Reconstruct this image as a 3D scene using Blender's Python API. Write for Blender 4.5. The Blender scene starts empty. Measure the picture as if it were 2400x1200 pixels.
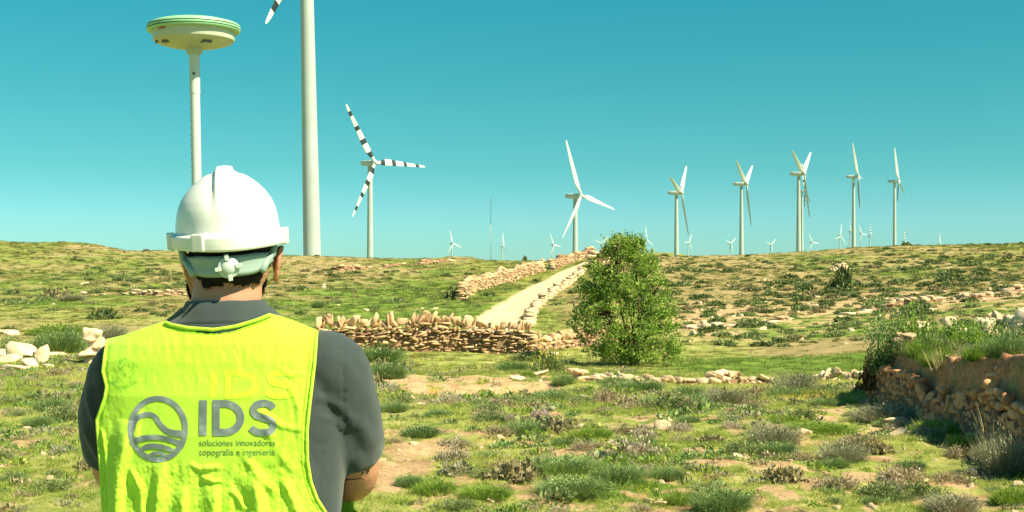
import bpy, math, random
import numpy as np
from mathutils import Vector, Matrix, Euler

# ------------------------------------------------------------ camera, sky, sun
S = bpy.context.scene
F, CX, EY, HC = 3000.0, 1200.0, 640.0, 1.64      # focal length, axis, eye level (photo pixels), eye height (m)
cam_d = bpy.data.cameras.new("camera"); cam = bpy.data.objects.new("camera", cam_d)
S.collection.objects.link(cam); S.camera = cam
cam.location = (0, 0, HC); cam.rotation_euler = (math.radians(90), 0, 0)
cam_d.lens = 45; cam_d.sensor_width = 36; cam_d.shift_y = 40/2400
cam_d.clip_start = 0.05; cam_d.clip_end = 30000

SUN_EL, SUN_AZ = 48.0, 60.0      # azimuth measured from behind the camera towards the right
sx, sy, sz = (math.sin(math.radians(SUN_AZ))*math.cos(math.radians(SUN_EL)),
              -math.cos(math.radians(SUN_AZ))*math.cos(math.radians(SUN_EL)), math.sin(math.radians(SUN_EL)))
W = bpy.data.worlds.new("World"); S.world = W; W.use_nodes = True
nt = W.node_tree; nt.nodes.clear()
n_out = nt.nodes.new("ShaderNodeOutputWorld"); n_bg = nt.nodes.new("ShaderNodeBackground")
n_sky = nt.nodes.new("ShaderNodeTexSky"); n_sky.sky_type = 'NISHITA'; n_sky.sun_disc = False
n_sky.sun_elevation = math.radians(SUN_EL); n_sky.sun_rotation = math.atan2(sx, sy)
n_sky.altitude = 900; n_sky.air_density = 1.0; n_sky.dust_density = 0.4; n_sky.ozone_density = 1.0
n_tc = nt.nodes.new("ShaderNodeTexCoord"); n_sep = nt.nodes.new("ShaderNodeSeparateXYZ")
n_ramp = nt.nodes.new("ShaderNodeValToRGB"); n_mul = nt.nodes.new("ShaderNodeMix")
n_mul.data_type = 'RGBA'; n_mul.blend_type = 'MULTIPLY'; n_mul.inputs[0].default_value = 1.0
nt.links.new(n_tc.outputs['Generated'], n_sep.inputs[0]); nt.links.new(n_sep.outputs['Z'], n_ramp.inputs[0])
nt.links.new(n_sky.outputs[0], n_mul.inputs[6]); nt.links.new(n_ramp.outputs[0], n_mul.inputs[7])
nt.links.new(n_mul.outputs[2], n_bg.inputs[0]); nt.links.new(n_bg.outputs[0], n_out.inputs[0])
n_bg.inputs[1].default_value = 0.10
RAMP = [(0.0, (0.27, 0.53, 0.58)), (0.04, (0.25, 0.55, 0.59)), (0.08, (0.170, 0.515, 0.470)), (0.145, (0.122, 0.54, 0.45)), (0.207, (0.092, 0.58, 0.475)), (0.36, (0.14, 0.58, 0.50)), (0.7, (0.17, 0.54, 0.52))]
el = n_ramp.color_ramp.elements
while len(el) < len(RAMP): el.new(0.5)
for e, (p, c) in zip(el, RAMP): e.position = p; e.color = (*c, 1)

sun_d = bpy.data.lights.new("sun", 'SUN'); sun = bpy.data.objects.new("sun", sun_d)
S.collection.objects.link(sun); sun_d.energy = 4.6; sun_d.angle = math.radians(0.53); sun_d.color = (1.0, 0.92, 0.62)
sun.rotation_euler = Vector((sx, sy, sz)).to_track_quat('Z', 'Y').to_euler(); sun.location = (20, -20, 30)
S.view_settings.view_transform = 'Standard'; S.view_settings.look = 'None'
S.view_settings.exposure = 0.98; S.view_settings.gamma = 1; S.view_settings.use_curve_mapping = False
S.cycles.max_bounces = 8; S.cycles.diffuse_bounces = 3

# ------------------------------------------------------------ helpers
rng = np.random.default_rng(7); random.seed(7)
COL = S.collection
def tag(o, label=None, cat=None, group=None, kind=None):
    if label: o["label"] = label
    if cat: o["category"] = cat
    if group: o["group"] = group
    if kind: o["kind"] = kind
    return o
def empty(name, loc, rz=0, **k):
    o = bpy.data.objects.new(name, None); COL.objects.link(o)
    o.location = loc; o.rotation_euler = (0, 0, rz); o.empty_display_size = 0.2
    return tag(o, **k)
def mesh(name, V, Fs, m=None, attrs=None, smooth=False, parent=None, link=True, **k):
    """Fs: an (n,3) or (n,4) array or a list of such arrays"""
    V = np.asarray(V, np.float32).reshape(-1, 3)
    if not isinstance(Fs, (list, tuple)): Fs = [Fs]
    Fs = [np.asarray(f, np.int32) for f in Fs if len(f)]
    me = bpy.data.meshes.new(name)
    me.vertices.add(len(V)); me.vertices.foreach_set("co", V.ravel())
    idx = np.concatenate([f.ravel() for f in Fs]); tot = np.concatenate([np.full(len(f), f.shape[1], np.int32) for f in Fs])
    me.loops.add(len(idx)); me.loops.foreach_set("vertex_index", idx)
    me.polygons.add(len(tot)); start = np.concatenate([[0], np.cumsum(tot)[:-1]]).astype(np.int32)
    me.polygons.foreach_set("loop_start", start); me.polygons.foreach_set("loop_total", tot)
    if smooth: me.polygons.foreach_set("use_smooth", np.ones(len(tot), bool))
    me.update(calc_edges=True); me.validate()
    for an, av in (attrs or {}).items():
        av = np.asarray(av, np.float32)
        if av.ndim == 1:
            a = me.attributes.new(an, 'FLOAT', 'POINT'); a.data.foreach_set("value", av)
        else:
            a = me.attributes.new(an, 'FLOAT_COLOR', 'POINT')
            if av.shape[1] == 3: av = np.hstack([av, np.ones((len(av), 1), np.float32)])
            a.data.foreach_set("color", av.ravel())
    if m:
        for mm in (m if isinstance(m, (list, tuple)) else [m]): me.materials.append(mm)
    o = bpy.data.objects.new(name, me)
    if link: COL.objects.link(o)
    if parent: o.parent = parent
    return tag(o, **k)
class MB:
    """collects pieces into one mesh"""
    def __init__(s): s.V = []; s.Q = []; s.T = []; s.A = []; s.n = 0
    def add(s, V, Q=None, T=None, a=1.0):
        V = np.asarray(V, float).reshape(-1, 3)
        if Q is not None and len(Q): s.Q.append(np.asarray(Q) + s.n)
        if T is not None and len(T): s.T.append(np.asarray(T) + s.n)
        s.V.append(V); s.A.append(np.broadcast_to(np.asarray(a, float), (len(V),)) if np.ndim(a) < 2 else np.asarray(a)); s.n += len(V)
    def build(s, name, m, parent=None, smooth=False, link=True, **k):
        Fs = []
        if s.Q: Fs.append(np.vstack(s.Q))
        if s.T: Fs.append(np.vstack(s.T))
        return mesh(name, np.vstack(s.V), Fs, m, {"tint": np.concatenate(s.A)}, smooth, parent, link, **k)
def sstep(a, b, x):
    t = np.clip((np.asarray(x, float)-a)/(b-a), 0, 1); return t*t*(3-2*t)
_T = rng.random((256, 256))
def vnoise(x, y, o=0):
    x = np.asarray(x, float)+o*17.3; y = np.asarray(y, float)+o*31.7
    xi = np.floor(x).astype(int); yi = np.floor(y).astype(int); fx = x-xi; fy = y-yi
    fx = fx*fx*(3-2*fx); fy = fy*fy*(3-2*fy)
    a = _T[xi & 255, yi & 255]; b = _T[(xi+1) & 255, yi & 255]; c = _T[xi & 255, (yi+1) & 255]; d = _T[(xi+1) & 255, (yi+1) & 255]
    return (a*(1-fx)+b*fx)*(1-fy)+(c*(1-fx)+d*fx)*fy
def fbm(x, y, o=0, octs=4):
    s = 0; a = 0.5; t = 0
    x = np.asarray(x, float); y = np.asarray(y, float)
    for i in range(octs):
        cr_, sr_ = math.cos(0.55+i*0.9), math.sin(0.55+i*0.9); s = s+a*vnoise((x*cr_-y*sr_)*2**i, (x*sr_+y*cr_)*2**i, o+i*3); t += a; a *= 0.5
    return s/t*2-1
def grid_faces(nr, nc, wrap=False):
    r = np.arange(nr-1)[:, None]; c = np.arange(nc if wrap else nc-1)[None, :]; c2 = (c+1) % nc
    return np.stack([r*nc+c, r*nc+c2, (r+1)*nc+c2, (r+1)*nc+c], -1).reshape(-1, 4)

# ------------------------------------------------------------ materials
class NG:
    def __init__(s, name):
        s.m = bpy.data.materials.new(name); s.m.use_nodes = True; s.t = s.m.node_tree; s.t.nodes.clear()
        s.out = s.n('OutputMaterial'); s.b = s.n('BsdfPrincipled'); s.l(s.b.outputs[0], s.out.inputs[0])
    def n(s, typ, **k):
        x = s.t.nodes.new('ShaderNode'+typ)
        for a, v in k.items(): setattr(x, a, v)
        return x
    def l(s, a, b): s.t.links.new(a, b)
    def coord(s, kind='Object'):
        return s.n('TexCoord').outputs[kind]
    def noise(s, vec, scale, detail=4, rough=0.55, out='Fac'):
        x = s.n('TexNoise'); s.l(vec, x.inputs['Vector']); x.inputs['Scale'].default_value = scale
        x.inputs['Detail'].default_value = detail; x.inputs['Roughness'].default_value = rough
        return x.outputs[out]
    def ramp(s, fac, stops):
        r = s.n('ValToRGB'); e = r.color_ramp.elements
        while len(e) < len(stops): e.new(0.5)
        for i, (p, c) in enumerate(stops):
            e[i].position = p; e[i].color = (*c, 1) if not np.isscalar(c) else (c, c, c, 1)
        s.l(fac, r.inputs[0]); return r.outputs[0]
    def mix(s, f, a, b, mode='MIX'):
        x = s.n('Mix', data_type='RGBA', blend_type=mode)
        for i, v in ((0, f), (6, a), (7, b)):
            if isinstance(v, (int, float)): x.inputs[i].default_value = v if i == 0 else (v, v, v, 1)
            elif isinstance(v, tuple): x.inputs[i].default_value = (*v, 1)
            else: s.l(v, x.inputs[i])
        return x.outputs[2]
    def math(s, op, a, b=0.0, clamp=False):
        x = s.n('Math', operation=op, use_clamp=clamp)
        for i, v in ((0, a), (1, b)):
            if isinstance(v, (int, float)): x.inputs[i].default_value = v
            else: s.l(v, x.inputs[i])
        return x.outputs[0]
    def attr(s, name, out='Fac'):
        x = s.n('Attribute'); x.attribute_name = name; return x.outputs[out]
    def bump(s, h, strength=0.5, dist=0.01):
        x = s.n('Bump'); x.inputs['Strength'].default_value = strength; x.inputs['Distance'].default_value = dist
        s.l(h, x.inputs['Height']); s.l(x.outputs[0], s.b.inputs['Normal'])
    def base(s, c, rough=0.8, spec=0.3, metal=0.0):
        if isinstance(c, tuple): s.b.inputs['Base Color'].default_value = (*c, 1)
        else: s.l(c, s.b.inputs['Base Color'])
        s.b.inputs['Roughness'].default_value = rough; s.b.inputs['Metallic'].default_value = metal
        s.b.inputs['Specular IOR Level'].default_value = spec
def plain(name, c, rough=0.5, spec=0.4, var=0.06, scale=6, metal=0.0, bump=0.0, bscale=200, coat=0):
    g = NG(name); o = g.coord()
    f = g.noise(o, scale, 5)
    c2 = tuple(max(0, x*(1-var*2.2)) for x in c); c3 = tuple(min(1, x*(1+var)) for x in c)
    g.base(g.ramp(f, [(0.3, c2), (0.7, c3)]), rough, spec, metal)
    if bump: g.bump(g.noise(o, bscale, 3), bump, 0.002)
    if coat: g.b.inputs['Coat Weight'].default_value = coat
    return g.m
def rock_mat(name, stops, scale=5, bumpd=0.02, tint=True):
    g = NG(name); o = g.coord()
    c = g.ramp(g.noise(o, scale, 6, 0.65), stops)
    if tint:
        c = g.mix(1.0, c, g.ramp(g.attr('tint'), [(0.0, (0.55, 0.47, 0.42)), (0.5, (0.95, 0.90, 0.85)), (1.0, (1.25, 1.2, 1.15))]), 'MULTIPLY')
    fine = g.noise(o, scale*9, 5, 0.7)
    c = g.mix(g.math('MULTIPLY', g.math('SUBTRACT', 0.45, fine, True), 3.0, True), c, (0.12, 0.07, 0.045))
    g.base(c, 0.93, 0.15); g.bump(g.noise(o, scale*5, 8, 0.7), 0.9, bumpd)
    return g.m
def leaf_mat(name, stops, transl=0.3, rough=0.6):
    """foliage: colour from a per-leaf tint and the plant's own random shade"""
    g = NG(name)
    oi = g.n('ObjectInfo')
    f = g.math('ADD', g.math('MULTIPLY', g.attr('tint'), 0.75), g.math('MULTIPLY', oi.outputs['Random'], 0.25))
    c = g.ramp(f, stops); g.base(c, rough, 0.25)
    t = g.n('BsdfTranslucent'); g.l(c, t.inputs[0]); mx = g.n('MixShader'); mx.inputs[0].default_value = transl
    g.l(g.b.outputs[0], mx.inputs[1]); g.l(t.outputs[0], mx.inputs[2]); g.l(mx.outputs[0], g.out.inputs[0])
    return g.m
PEACH = [(0.25, (0.42, 0.26, 0.15)), (0.45, (0.62, 0.43, 0.27)), (0.62, (0.72, 0.54, 0.36)), (0.8, (0.80, 0.66, 0.49))]
M = {}
M['stone'] = rock_mat('dry_stone', PEACH, 4, 0.02)
M['stone_far'] = rock_mat('dry_stone_far', PEACH, 1.2, 0.05)
M['stone_pale'] = rock_mat('pale_stone', [(0.2, (0.50, 0.33, 0.20)), (0.45, (0.72, 0.55, 0.38)), (0.75, (0.85, 0.74, 0.58))], 3, 0.02)
M['stone_red'] = rock_mat('reddish_stone', [(0.2, (0.44, 0.19, 0.09)), (0.45, (0.66, 0.33, 0.17)), (0.8, (0.80, 0.50, 0.30))], 4, 0.02)
M['earthfill'] = rock_mat('earth_fill', [(0.3, (0.17, 0.10, 0.06)), (0.7, (0.30, 0.18, 0.11))], 3, 0.02, False)

# ------------------------------------------------------------ terrain
US = np.array([-600, 0, 250, 450, 750, 1000, 1240, 1400, 1600, 1850, 2100, 2400, 3000], float)
Z = lambda Y, d: HC-(np.asarray(Y, float)-EY)*d/F
ROWS = [  # depth, heights or screen rows
 (3, 'z', [0]*13), (6, 'z', [0]*13), (9, 'z', [0]*13), (12, 'z', [0]*13), (16, 'z', [-.08]*13),
 (20, 'z', [-.2, -.2, -.2, -.2, -.22, -.26, -.28, -.30, -.32, -.3, -.2, -.2, -.2]),
 (24, 'Y', [890, 890, 890, 892, 900, 908, 908, 912, 918, 915, 905, 900, 900]),
 (30, 'Y', [862, 862, 862, 866, 872, 878, 884, 892, 903, 903, 880, 860, 860]),
 (36, 'Y', [828, 828, 828, 835, 840, 850, 852, 860, 862, 862, 840, 820, 820]),
 (42, 'Y', [806, 806, 806, 806, 812, 828, 832, 838, 836, 832, 810, 780, 770]),
 (50, 'Y', [780, 780, 780, 780, 785, 795, 795, 803, 803, 800, 775, 740, 735]),
 (60, 'Y', [748, 748, 748, 748, 752, 762, 768, 765, 765, 757, 735, 705, 700]),
 (80, 'Y', [700, 700, 700, 700, 706, 716, 716, 712, 712, 703, 690, 668, 660]),
 (110, 'Y', [640, 640, 644, 648, 652, 660, 660, 655, 652, 642, 635, 622, 615]),
 (150, 'S', 0.0), (172, 'S', -0.35), (230, 'S', -5.0), (310, 'z', [-6]*13), (480, 'z', [-6]*10+[-3, 0, 0]),
 (700, 'z', [0]*8+[4, 5, 5, 5, 5]), (1200, 'z', [2]*13), (2400, 'z', [12]*13), (5000, 'z', [30]*13), (12000, 'z', [30]*13)]
SKY_U = [-600, 0, 60, 150, 225, 262, 290, 400, 520, 640, 750, 860, 950, 1010, 1060, 1100, 1140, 1210, 1290, 1340, 1385, 1430, 1520, 1620, 1700, 1800, 1900, 1960, 2030, 2100, 2250, 2400, 3000]
SKY_Y = [556, 562, 566, 564, 569, 578, 584, 586, 594, 598, 598, 603, 605, 605, 599, 601, 609, 610, 610, 607, 599, 598, 597, 598, 597, 593, 587, 581, 576, 574, 572, 568, 560]
ug = np.arange(-900, 3301, 10.0); lg = np.arange(math.log(3), math.log(12000), 0.02)
skyz = Z(np.interp(ug, SKY_U, SKY_Y), 150)
tab = []
for d, kind, v in ROWS:
    if kind == 'S': tab.append(skyz+v)
    elif kind == 'Y': tab.append(np.interp(ug, US, Z(v, d)))
    else: tab.append(np.interp(ug, US, v))
tab = np.array(tab); ld = np.log([r[0] for r in ROWS])
TAB = np.array([np.interp(lg, ld, tab[:, i]) for i in range(len(ug))])
def blur(A, n, ax):
    k = np.hanning(2*n+3)[1:-1]; k /= k.sum(); pad = [(0, 0), (0, 0)]; pad[ax] = (n, n); P = np.pad(A, pad, mode='edge')
    return np.apply_along_axis(lambda r: np.convolve(r, k, 'valid'), ax, P)
i150 = int((math.log(150)-lg[0])/0.02)
smooth = blur(blur(TAB, 5, 1), 6, 0); fine = blur(TAB, 2, 1)
wl = np.exp(-((lg-math.log(158))/0.22)**2)[None, :]
TAB = smooth*(1-wl)+fine*wl
PLAT = np.array([(4.5, 4), (4.52, 12.5), (5.0, 18.2), (8.2, 26), (12, 30), (60, 34), (60, 4)])
def poly_sdf(x, y, P):
    d = np.full(np.shape(x), 1e9); ins = np.zeros(np.shape(x), bool); n = len(P)
    for i in range(n):
        ax, ay = P[i]; bx, by = P[(i+1) % n]; ex, ey = bx-ax, by-ay
        t = np.clip(((x-ax)*ex+(y-ay)*ey)/(ex*ex+ey*ey), 0, 1)
        d = np.minimum(d, np.hypot(x-ax-t*ex, y-ay-t*ey))
        c = (ay > y) != (by > y); c &= x < (bx-ax)*(y-ay)/((by-ay) if by != ay else 1e-9)+ax; ins ^= c
    return np.where(ins, d, -d)
def H(x, y, detail=True):
    x = np.asarray(x, float); y = np.asarray(y, float); x, y = np.broadcast_arrays(x, y)
    yy = np.maximum(y, 3.0); u = np.clip(CX+F*x/yy, ug[0], ug[-1]-1); l = np.clip(np.log(yy), lg[0], lg[-1]-0.021)
    fu = (u-ug[0])/10; fl = (l-lg[0])/0.02; iu = fu.astype(int); il = fl.astype(int); fu = fu-iu; fl = fl-il
    h = (TAB[iu, il]*(1-fu)+TAB[iu+1, il]*fu)*(1-fl)+(TAB[iu, il+1]*(1-fu)+TAB[iu+1, il+1]*fu)*fl
    # the little earth bank in front of the big wall
    wx = (x/yy)*F+CX; wob = 0.5*fbm(x*0.7, y*0.7, 5)
    m = sstep(880, 960, wx)*(1-sstep(1270, 1340, wx))
    h = h-0.30*m*(1-sstep(25.2, 26.4, y+wob))*sstep(19, 24, y)
    # far low hill on the skyline
    h = h+np.exp(-((wx-1540)/110.0)**4)*np.exp(-((y-1250)/260.0)**2)*19
    if detail:
        a = np.clip(y/60, 0.25, 1.0)*np.clip(1-(y-300)/600, 0, 1)
        h = h+0.11*a*fbm(x*0.35, y*0.35, 1, 3)+0.05*fbm(x*1.7, y*1.7, 2, 3)*np.clip(1.5-y/60, 0, 1)+0.022*fbm(x*6, y*6, 3, 2)*np.clip(1.5-y/30, 0, 1)
    sd = poly_sdf(x, y, PLAT)+0.12*fbm(x*1.3, y*1.3, 8, 3)
    top = np.interp(y, [4, 11.5, 13.7, 17.5, 24, 30], [.98, .92, .74, .54, .62, .2])+0.05*fbm(x*1.1, y*1.1, 11, 3)
    s = sstep(0.0, 0.20, sd+0.05*fbm(x*5, y*5, 14, 3))
    fc = np.exp(-((sd-0.12)/0.16)**2)*0.05*fbm(x*9, y*9, 15, 3)
    return np.where((y < 40) & (y > 2), h*(1-s)+np.maximum(top, h)*s+fc, h)
def h1(x, y): return float(H(np.array([x]), np.array([y]))[0])
_ds = np.exp(np.arange(math.log(5), math.log(400), 0.004))
def G(u, Y, dmin=5, dmax=400):
    """where the ray through a photo pixel first meets the ground"""
    d = _ds[(_ds >= dmin) & (_ds <= dmax)]; x = (u-CX)/F*d; z = Z(Y, d); h = H(x, d)
    k = np.nonzero(h >= z)[0]; i = k[0] if len(k) else int(np.argmin(z-h))
    return Vector((x[i], d[i], h[i]))
def P3(u, Y, d): return Vector(((u-CX)/F*d, d, HC-(Y-EY)/F*d))

# polar sheet round the camera, dense inside the view
th = np.unique(np.concatenate([np.linspace(-math.pi, math.pi, 90), np.linspace(-0.9, 0.9, 150), np.arctan((np.arange(-120, 2521, 4.5)-CX)/F)]))[:-1]
rr = np.concatenate([[0.4, 0.9, 1.5, 2.2, 3], np.exp(np.arange(math.log(3.6), math.log(6.5), 0.06)), np.exp(np.arange(math.log(6.5), math.log(260), 0.0075)), np.exp(np.arange(math.log(262), math.log(11000), 0.04))])
TT, RR = np.meshgrid(th, rr); GX = RR*np.sin(TT); GY = RR*np.cos(TT); GZ = H(GX, GY)
GV = np.stack([GX, GY, GZ], -1).reshape(-1, 3); nc = len(th)
Q = grid_faces(len(rr), nc, True)
ctr = len(GV); GV = np.vstack([GV, [[0, 0, 0]]]); T0 = np.array([[ctr, (i+1) % nc, i] for i in range(nc)])
wx = np.where(GV[:, 1] > 2, GV[:, 0]/np.maximum(GV[:, 1], 2)*F+CX, 1200); gd = GV[:, 1]
sY = EY-(GV[:, 2]-HC)*F/np.maximum(gd, 2)
def blob(u, Y, ru, rY, k=1.0):       # a patch of ground centred where the photo shows it
    g = G(u, Y); rx = ru*g.y/F; ry = max(0.1, rY*g.y*g.y/(F*max(0.6, HC-g.z)))
    q = ((GV[:, 0]-g.x)/rx)**2+((GV[:, 1]-g.y)/ry)**2
    return k*np.clip(1.25-q, 0, 1)
wn = fbm(GV[:, 0]*1.3, GV[:, 1]*1.3, 21, 4); wn2 = fbm(GV[:, 0]*0.25, GV[:, 1]*0.25, 22, 4); wn3 = fbm(GV[:, 0]*5, GV[:, 1]*5, 23, 3)
soil = np.zeros(len(GV)); green = np.zeros(len(GV)); heath = np.zeros(len(GV))
for b in [(1060, 888, 190, 14, 1.5), (1240, 882, 60, 12), (950, 895, 60, 10), (1000, 1060, 105, 24, 2.0), (945, 1095, 75, 30, 2.0), (910, 1135, 55, 26, 1.6), (160, 1125, 55, 16), (185, 1140, 60, 14),
          (60, 1040, 40, 12), (1260, 1165, 80, 10), (1000, 1185, 50, 8), (2180, 1010, 80, 14), (1950, 960, 45, 10), (2050, 1075, 70, 8), (1650, 1060, 50, 9), (2320, 1120, 50, 12),
          (1300, 1185, 60, 8), (230, 1080, 40, 8), (1490, 1185, 50, 6), (1760, 1180, 60, 8), (2290, 1190, 60, 8)]:
    soil = np.maximum(soil, blob(*b))
bank = (wx > 880) & (wx < 1320) & (gd > 24) & (gd < 27.5)
soil = np.maximum(soil, np.where(bank, 0.9, 0))
sdp = poly_sdf(GV[:, 0], GV[:, 1], PLAT); cut = (sdp > -0.15) & (sdp < 0.75) & (gd < 21) & (gd > 3)
soil = np.where(cut, 1.0, soil); clay = np.where((sdp > -.3) & (sdp < .30) & (gd < 21) & (gd > 3), 1.0, 0.0)
# lush meadow and greener swards
for b in [(1850, 860, 330, 40, 1.0), (1950, 885, 130, 18, 1.2), (1900, 760, 300, 22, .8), (2150, 720, 300, 16, .7), (1000, 700, 330, 26, 1.0), (800, 690, 200, 22, .8), (250, 690, 260, 10, .8), (120, 660, 220, 9, .8), (150, 630, 200, 7, .6),
          (1950, 612, 170, 5, .8), (500, 655, 200, 6, .6), (950, 645, 160, 8, .7), (1280, 625, 100, 7, .5), (1320, 1100, 170, 30, .9), (60, 940, 120, 30, .5), (1850, 990, 60, 8, 1.2), (1500, 1150, 240, 30, .6)]:
    green = np.maximum(green, blob(*b))
for b in [(1800, 650, 380, 32, 1.7), (2150, 650, 300, 30, 1.5), (1700, 700, 190, 30, 1.5), (2000, 690, 300, 26, 1.3), (2330, 600, 130, 12, .6), (430, 605, 330, 12, .8), (860, 612, 280, 10, .9), (300, 620, 150, 12, .6), (200, 710, 120, 16, .6),
          (1620, 610, 120, 8, .8), (1330, 700, 70, 30, .7), (1550, 620, 80, 14, .5)]:
    heath = np.maximum(heath, blob(*b))
hs = (wx > 1540) & (gd > 45) & (gd < 82); soil = np.maximum(soil, np.where(hs, np.clip(0.8+0.9*wn-np.abs(gd-66)/30, 0, 1), 0))
soil = np.maximum(soil, np.where((gd < 24) & (gd > 5), np.clip((wn+0.4*wn3-0.16)*2.2, 0, 0.85), 0))
soil = soil*(0.75+0.5*wn3); soil = np.clip(soil, 0, 1)
heath = np.clip(heath+(0.0+0.9*wn2)*sstep(30, 60, gd), 0, 1); green = np.clip(green*(1-0.35*sstep(60, 90, gd))+0.5*fbm(GV[:, 0]*0.3, GV[:, 1]*0.3, 24, 4), 0, 1)

g = NG('meadow_ground'); o = g.coord()
sep = g.n('SeparateXYZ'); g.l(o, sep.inputs[0])
far = g.math('MULTIPLY', g.math('SUBTRACT', sep.outputs[1], 40.0), 0.01, True)
gr = g.ramp(g.noise(o, 2.2, 7, 0.65), [(0.28, (0.14, 0.20, 0.04)), (0.43, (0.29, 0.34, 0.075)), (0.57, (0.45, 0.44, 0.14)), (0.72, (0.64, 0.54, 0.26))])
grf = g.ramp(g.noise(o, 0.45, 9, 0.72), [(0.30, (0.10, 0.15, 0.03)), (0.45, (0.21, 0.25, 0.055)), (0.59, (0.34, 0.32, 0.10)), (0.74, (0.48, 0.39, 0.17))])
gr = g.mix(far, gr, grf)
lush = g.ramp(g.noise(o, 1.5, 8, 0.7), [(0.30, (0.07, 0.14, 0.02)), (0.48, (0.165, 0.255, 0.04)), (0.72, (0.33, 0.38, 0.09))])
hea = g.ramp(g.noise(o, 0.9, 9, 0.75), [(0.28, (0.20, 0.17, 0.07)), (0.45, (0.36, 0.28, 0.13)), (0.6, (0.47, 0.35, 0.18)), (0.75, (0.60, 0.44, 0.25))])
sl = g.ramp(g.noise(o, 3.0, 8, 0.7), [(0.3, (0.38, 0.22, 0.12)), (0.48, (0.60, 0.39, 0.22)), (0.7, (0.74, 0.54, 0.34))])
brk = g.noise(o, 3.5, 6, 0.7)
sl = g.mix(g.attr('clay'), sl, g.ramp(g.noise(o, 5.0, 8, 0.75), [(0.3, (0.42, 0.18, 0.09)), (0.5, (0.64, 0.31, 0.17)), (0.7, (0.78, 0.46, 0.28))]))
def thr(a, k=3.0, off=0.5): return g.math('ADD', g.math('MULTIPLY', g.math('SUBTRACT', a, off), k), g.math('MULTIPLY', g.math('SUBTRACT', brk, 0.5), k*1.6), False)
def cl(x): return g.math('ADD', x, 0.5, True)
c = g.mix(cl(thr(g.attr('heath'), 2.0, .45)), gr, hea); c = g.mix(cl(thr(g.attr('green'), 2.0, .5)), c, lush)
c = g.mix(cl(thr(g.attr('soil'), 4.0, .45)), c, sl)
fn = g.ramp(g.noise(o, 26, 6, 0.75), [(0.32, (0.52, 0.55, 0.50)), (0.50, (0.98, 0.98, 0.98)), (0.68, (1.22, 1.18, 1.12))])
ff = g.ramp(g.noise(o, 2.6, 8, 0.8), [(0.36, (0.60, 0.64, 0.55)), (0.50, (1.0, 1.0, 1.0)), (0.64, (1.25, 1.18, 1.1))])
c = g.mix(1.0, c, g.mix(far, fn, ff), 'MULTIPLY')
g.base(c, 0.97, 0.08); g.bump(g.noise(o, 9, 10, 0.75), 1.0, 0.05); M['ground'] = g.m
ground = mesh('ground', GV, [Q, T0], M['ground'], {'soil': soil, 'green': green, 'heath': heath, 'clay': clay}, smooth=True, kind='structure')

# ------------------------------------------------------------ track
ROAD_L = [(1085, 785), (1112, 748), (1150, 722), (1195, 698), (1245, 672), (1290, 651), (1330, 632), (1362, 619), (1385, 610), (1402, 605)]
ROAD_R = [(1225, 785), (1222, 762), (1236, 733), (1262, 705), (1295, 682), (1328, 660), (1352, 640), (1372, 627), (1392, 616), (1412, 608)]
def ground_path(pts, dmin=30, n=120):
    g_ = [G(u, Y, dmin) for u, Y in pts]; a = np.array([[p.x, p.y] for p in g_])
    a[:, 1] = np.maximum.accumulate(a[:, 1]+np.arange(len(a))*1e-3)
    s = np.concatenate([[0], np.cumsum(np.hypot(*np.diff(a, axis=0).T))]); t = np.linspace(0, s[-1], n)
    b = np.stack([np.interp(t, s, a[:, 0]), np.interp(t, s, a[:, 1])], 1)
    return np.stack([np.convolve(np.pad(b[:, i], 6, mode='reflect', reflect_type='odd'), np.ones(13)/13, 'valid') for i in (0, 1)], 1)
RL = ground_path(ROAD_L, 45); RRt = ground_path(ROAD_R, 45)
RL = RL+.22*np.stack([fbm(RL[:, 1]*.5, RL[:, 0]*.5, 131, 3), 0*RL[:, 0]], 1); RRt = RRt+.22*np.stack([fbm(RRt[:, 1]*.5, RRt[:, 0]*.5, 132, 3), 0*RL[:, 0]], 1)
nx = 14; t = np.linspace(0, 1, nx)[None, :, None]
RV = RL[:, None, :]*(1-t)+RRt[:, None, :]*t
RV = np.concatenate([RV, np.zeros(RV.shape[:2]+(1,))], -1)
RV[..., 2] = H(RV[..., 0], RV[..., 1])+0.06+0.05*np.clip(RV[..., 1]/100, 0, 1)
RV[..., 2] += -0.03*np.abs(np.abs(np.linspace(-1, 1, nx))-0.5)[None, :]
g = NG('track_gravel'); o = g.coord()
cr_ = g.math('ABSOLUTE', g.attr('cross')); mid_ = g.math('SUBTRACT', 1.0, g.math('MULTIPLY', g.math('ABSOLUTE', g.math('SUBTRACT', cr_, 0.42)), 5.0), True)
grs = g.math('MULTIPLY', g.math('GREATER_THAN', g.math('ADD', cr_, g.math('MULTIPLY', g.noise(o, 1.3, 5), 0.5)), 1.12), 0.8)
ruts = g.ramp(g.noise(o, 0.8, 9, 0.7), [(0.3, (0.52, 0.36, 0.22)), (0.5, (0.68, 0.50, 0.33)), (0.70, (0.78, 0.62, 0.44))])
ruts = g.mix(g.math('MULTIPLY', mid_, 0.22), ruts, (0.86, 0.74, 0.56)); ruts = g.mix(grs, ruts, (0.36, 0.33, 0.12))
g.base(ruts, 0.97, 0.08); g.bump(g.noise(o, 6, 8, 0.7), 0.7, 0.03)
mesh('gravel_track', RV, grid_faces(*RV.shape[:2]), g.m, {'cross': np.tile(np.linspace(-1, 1, nx), RV.shape[0])}, smooth=True, kind='structure')

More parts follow.
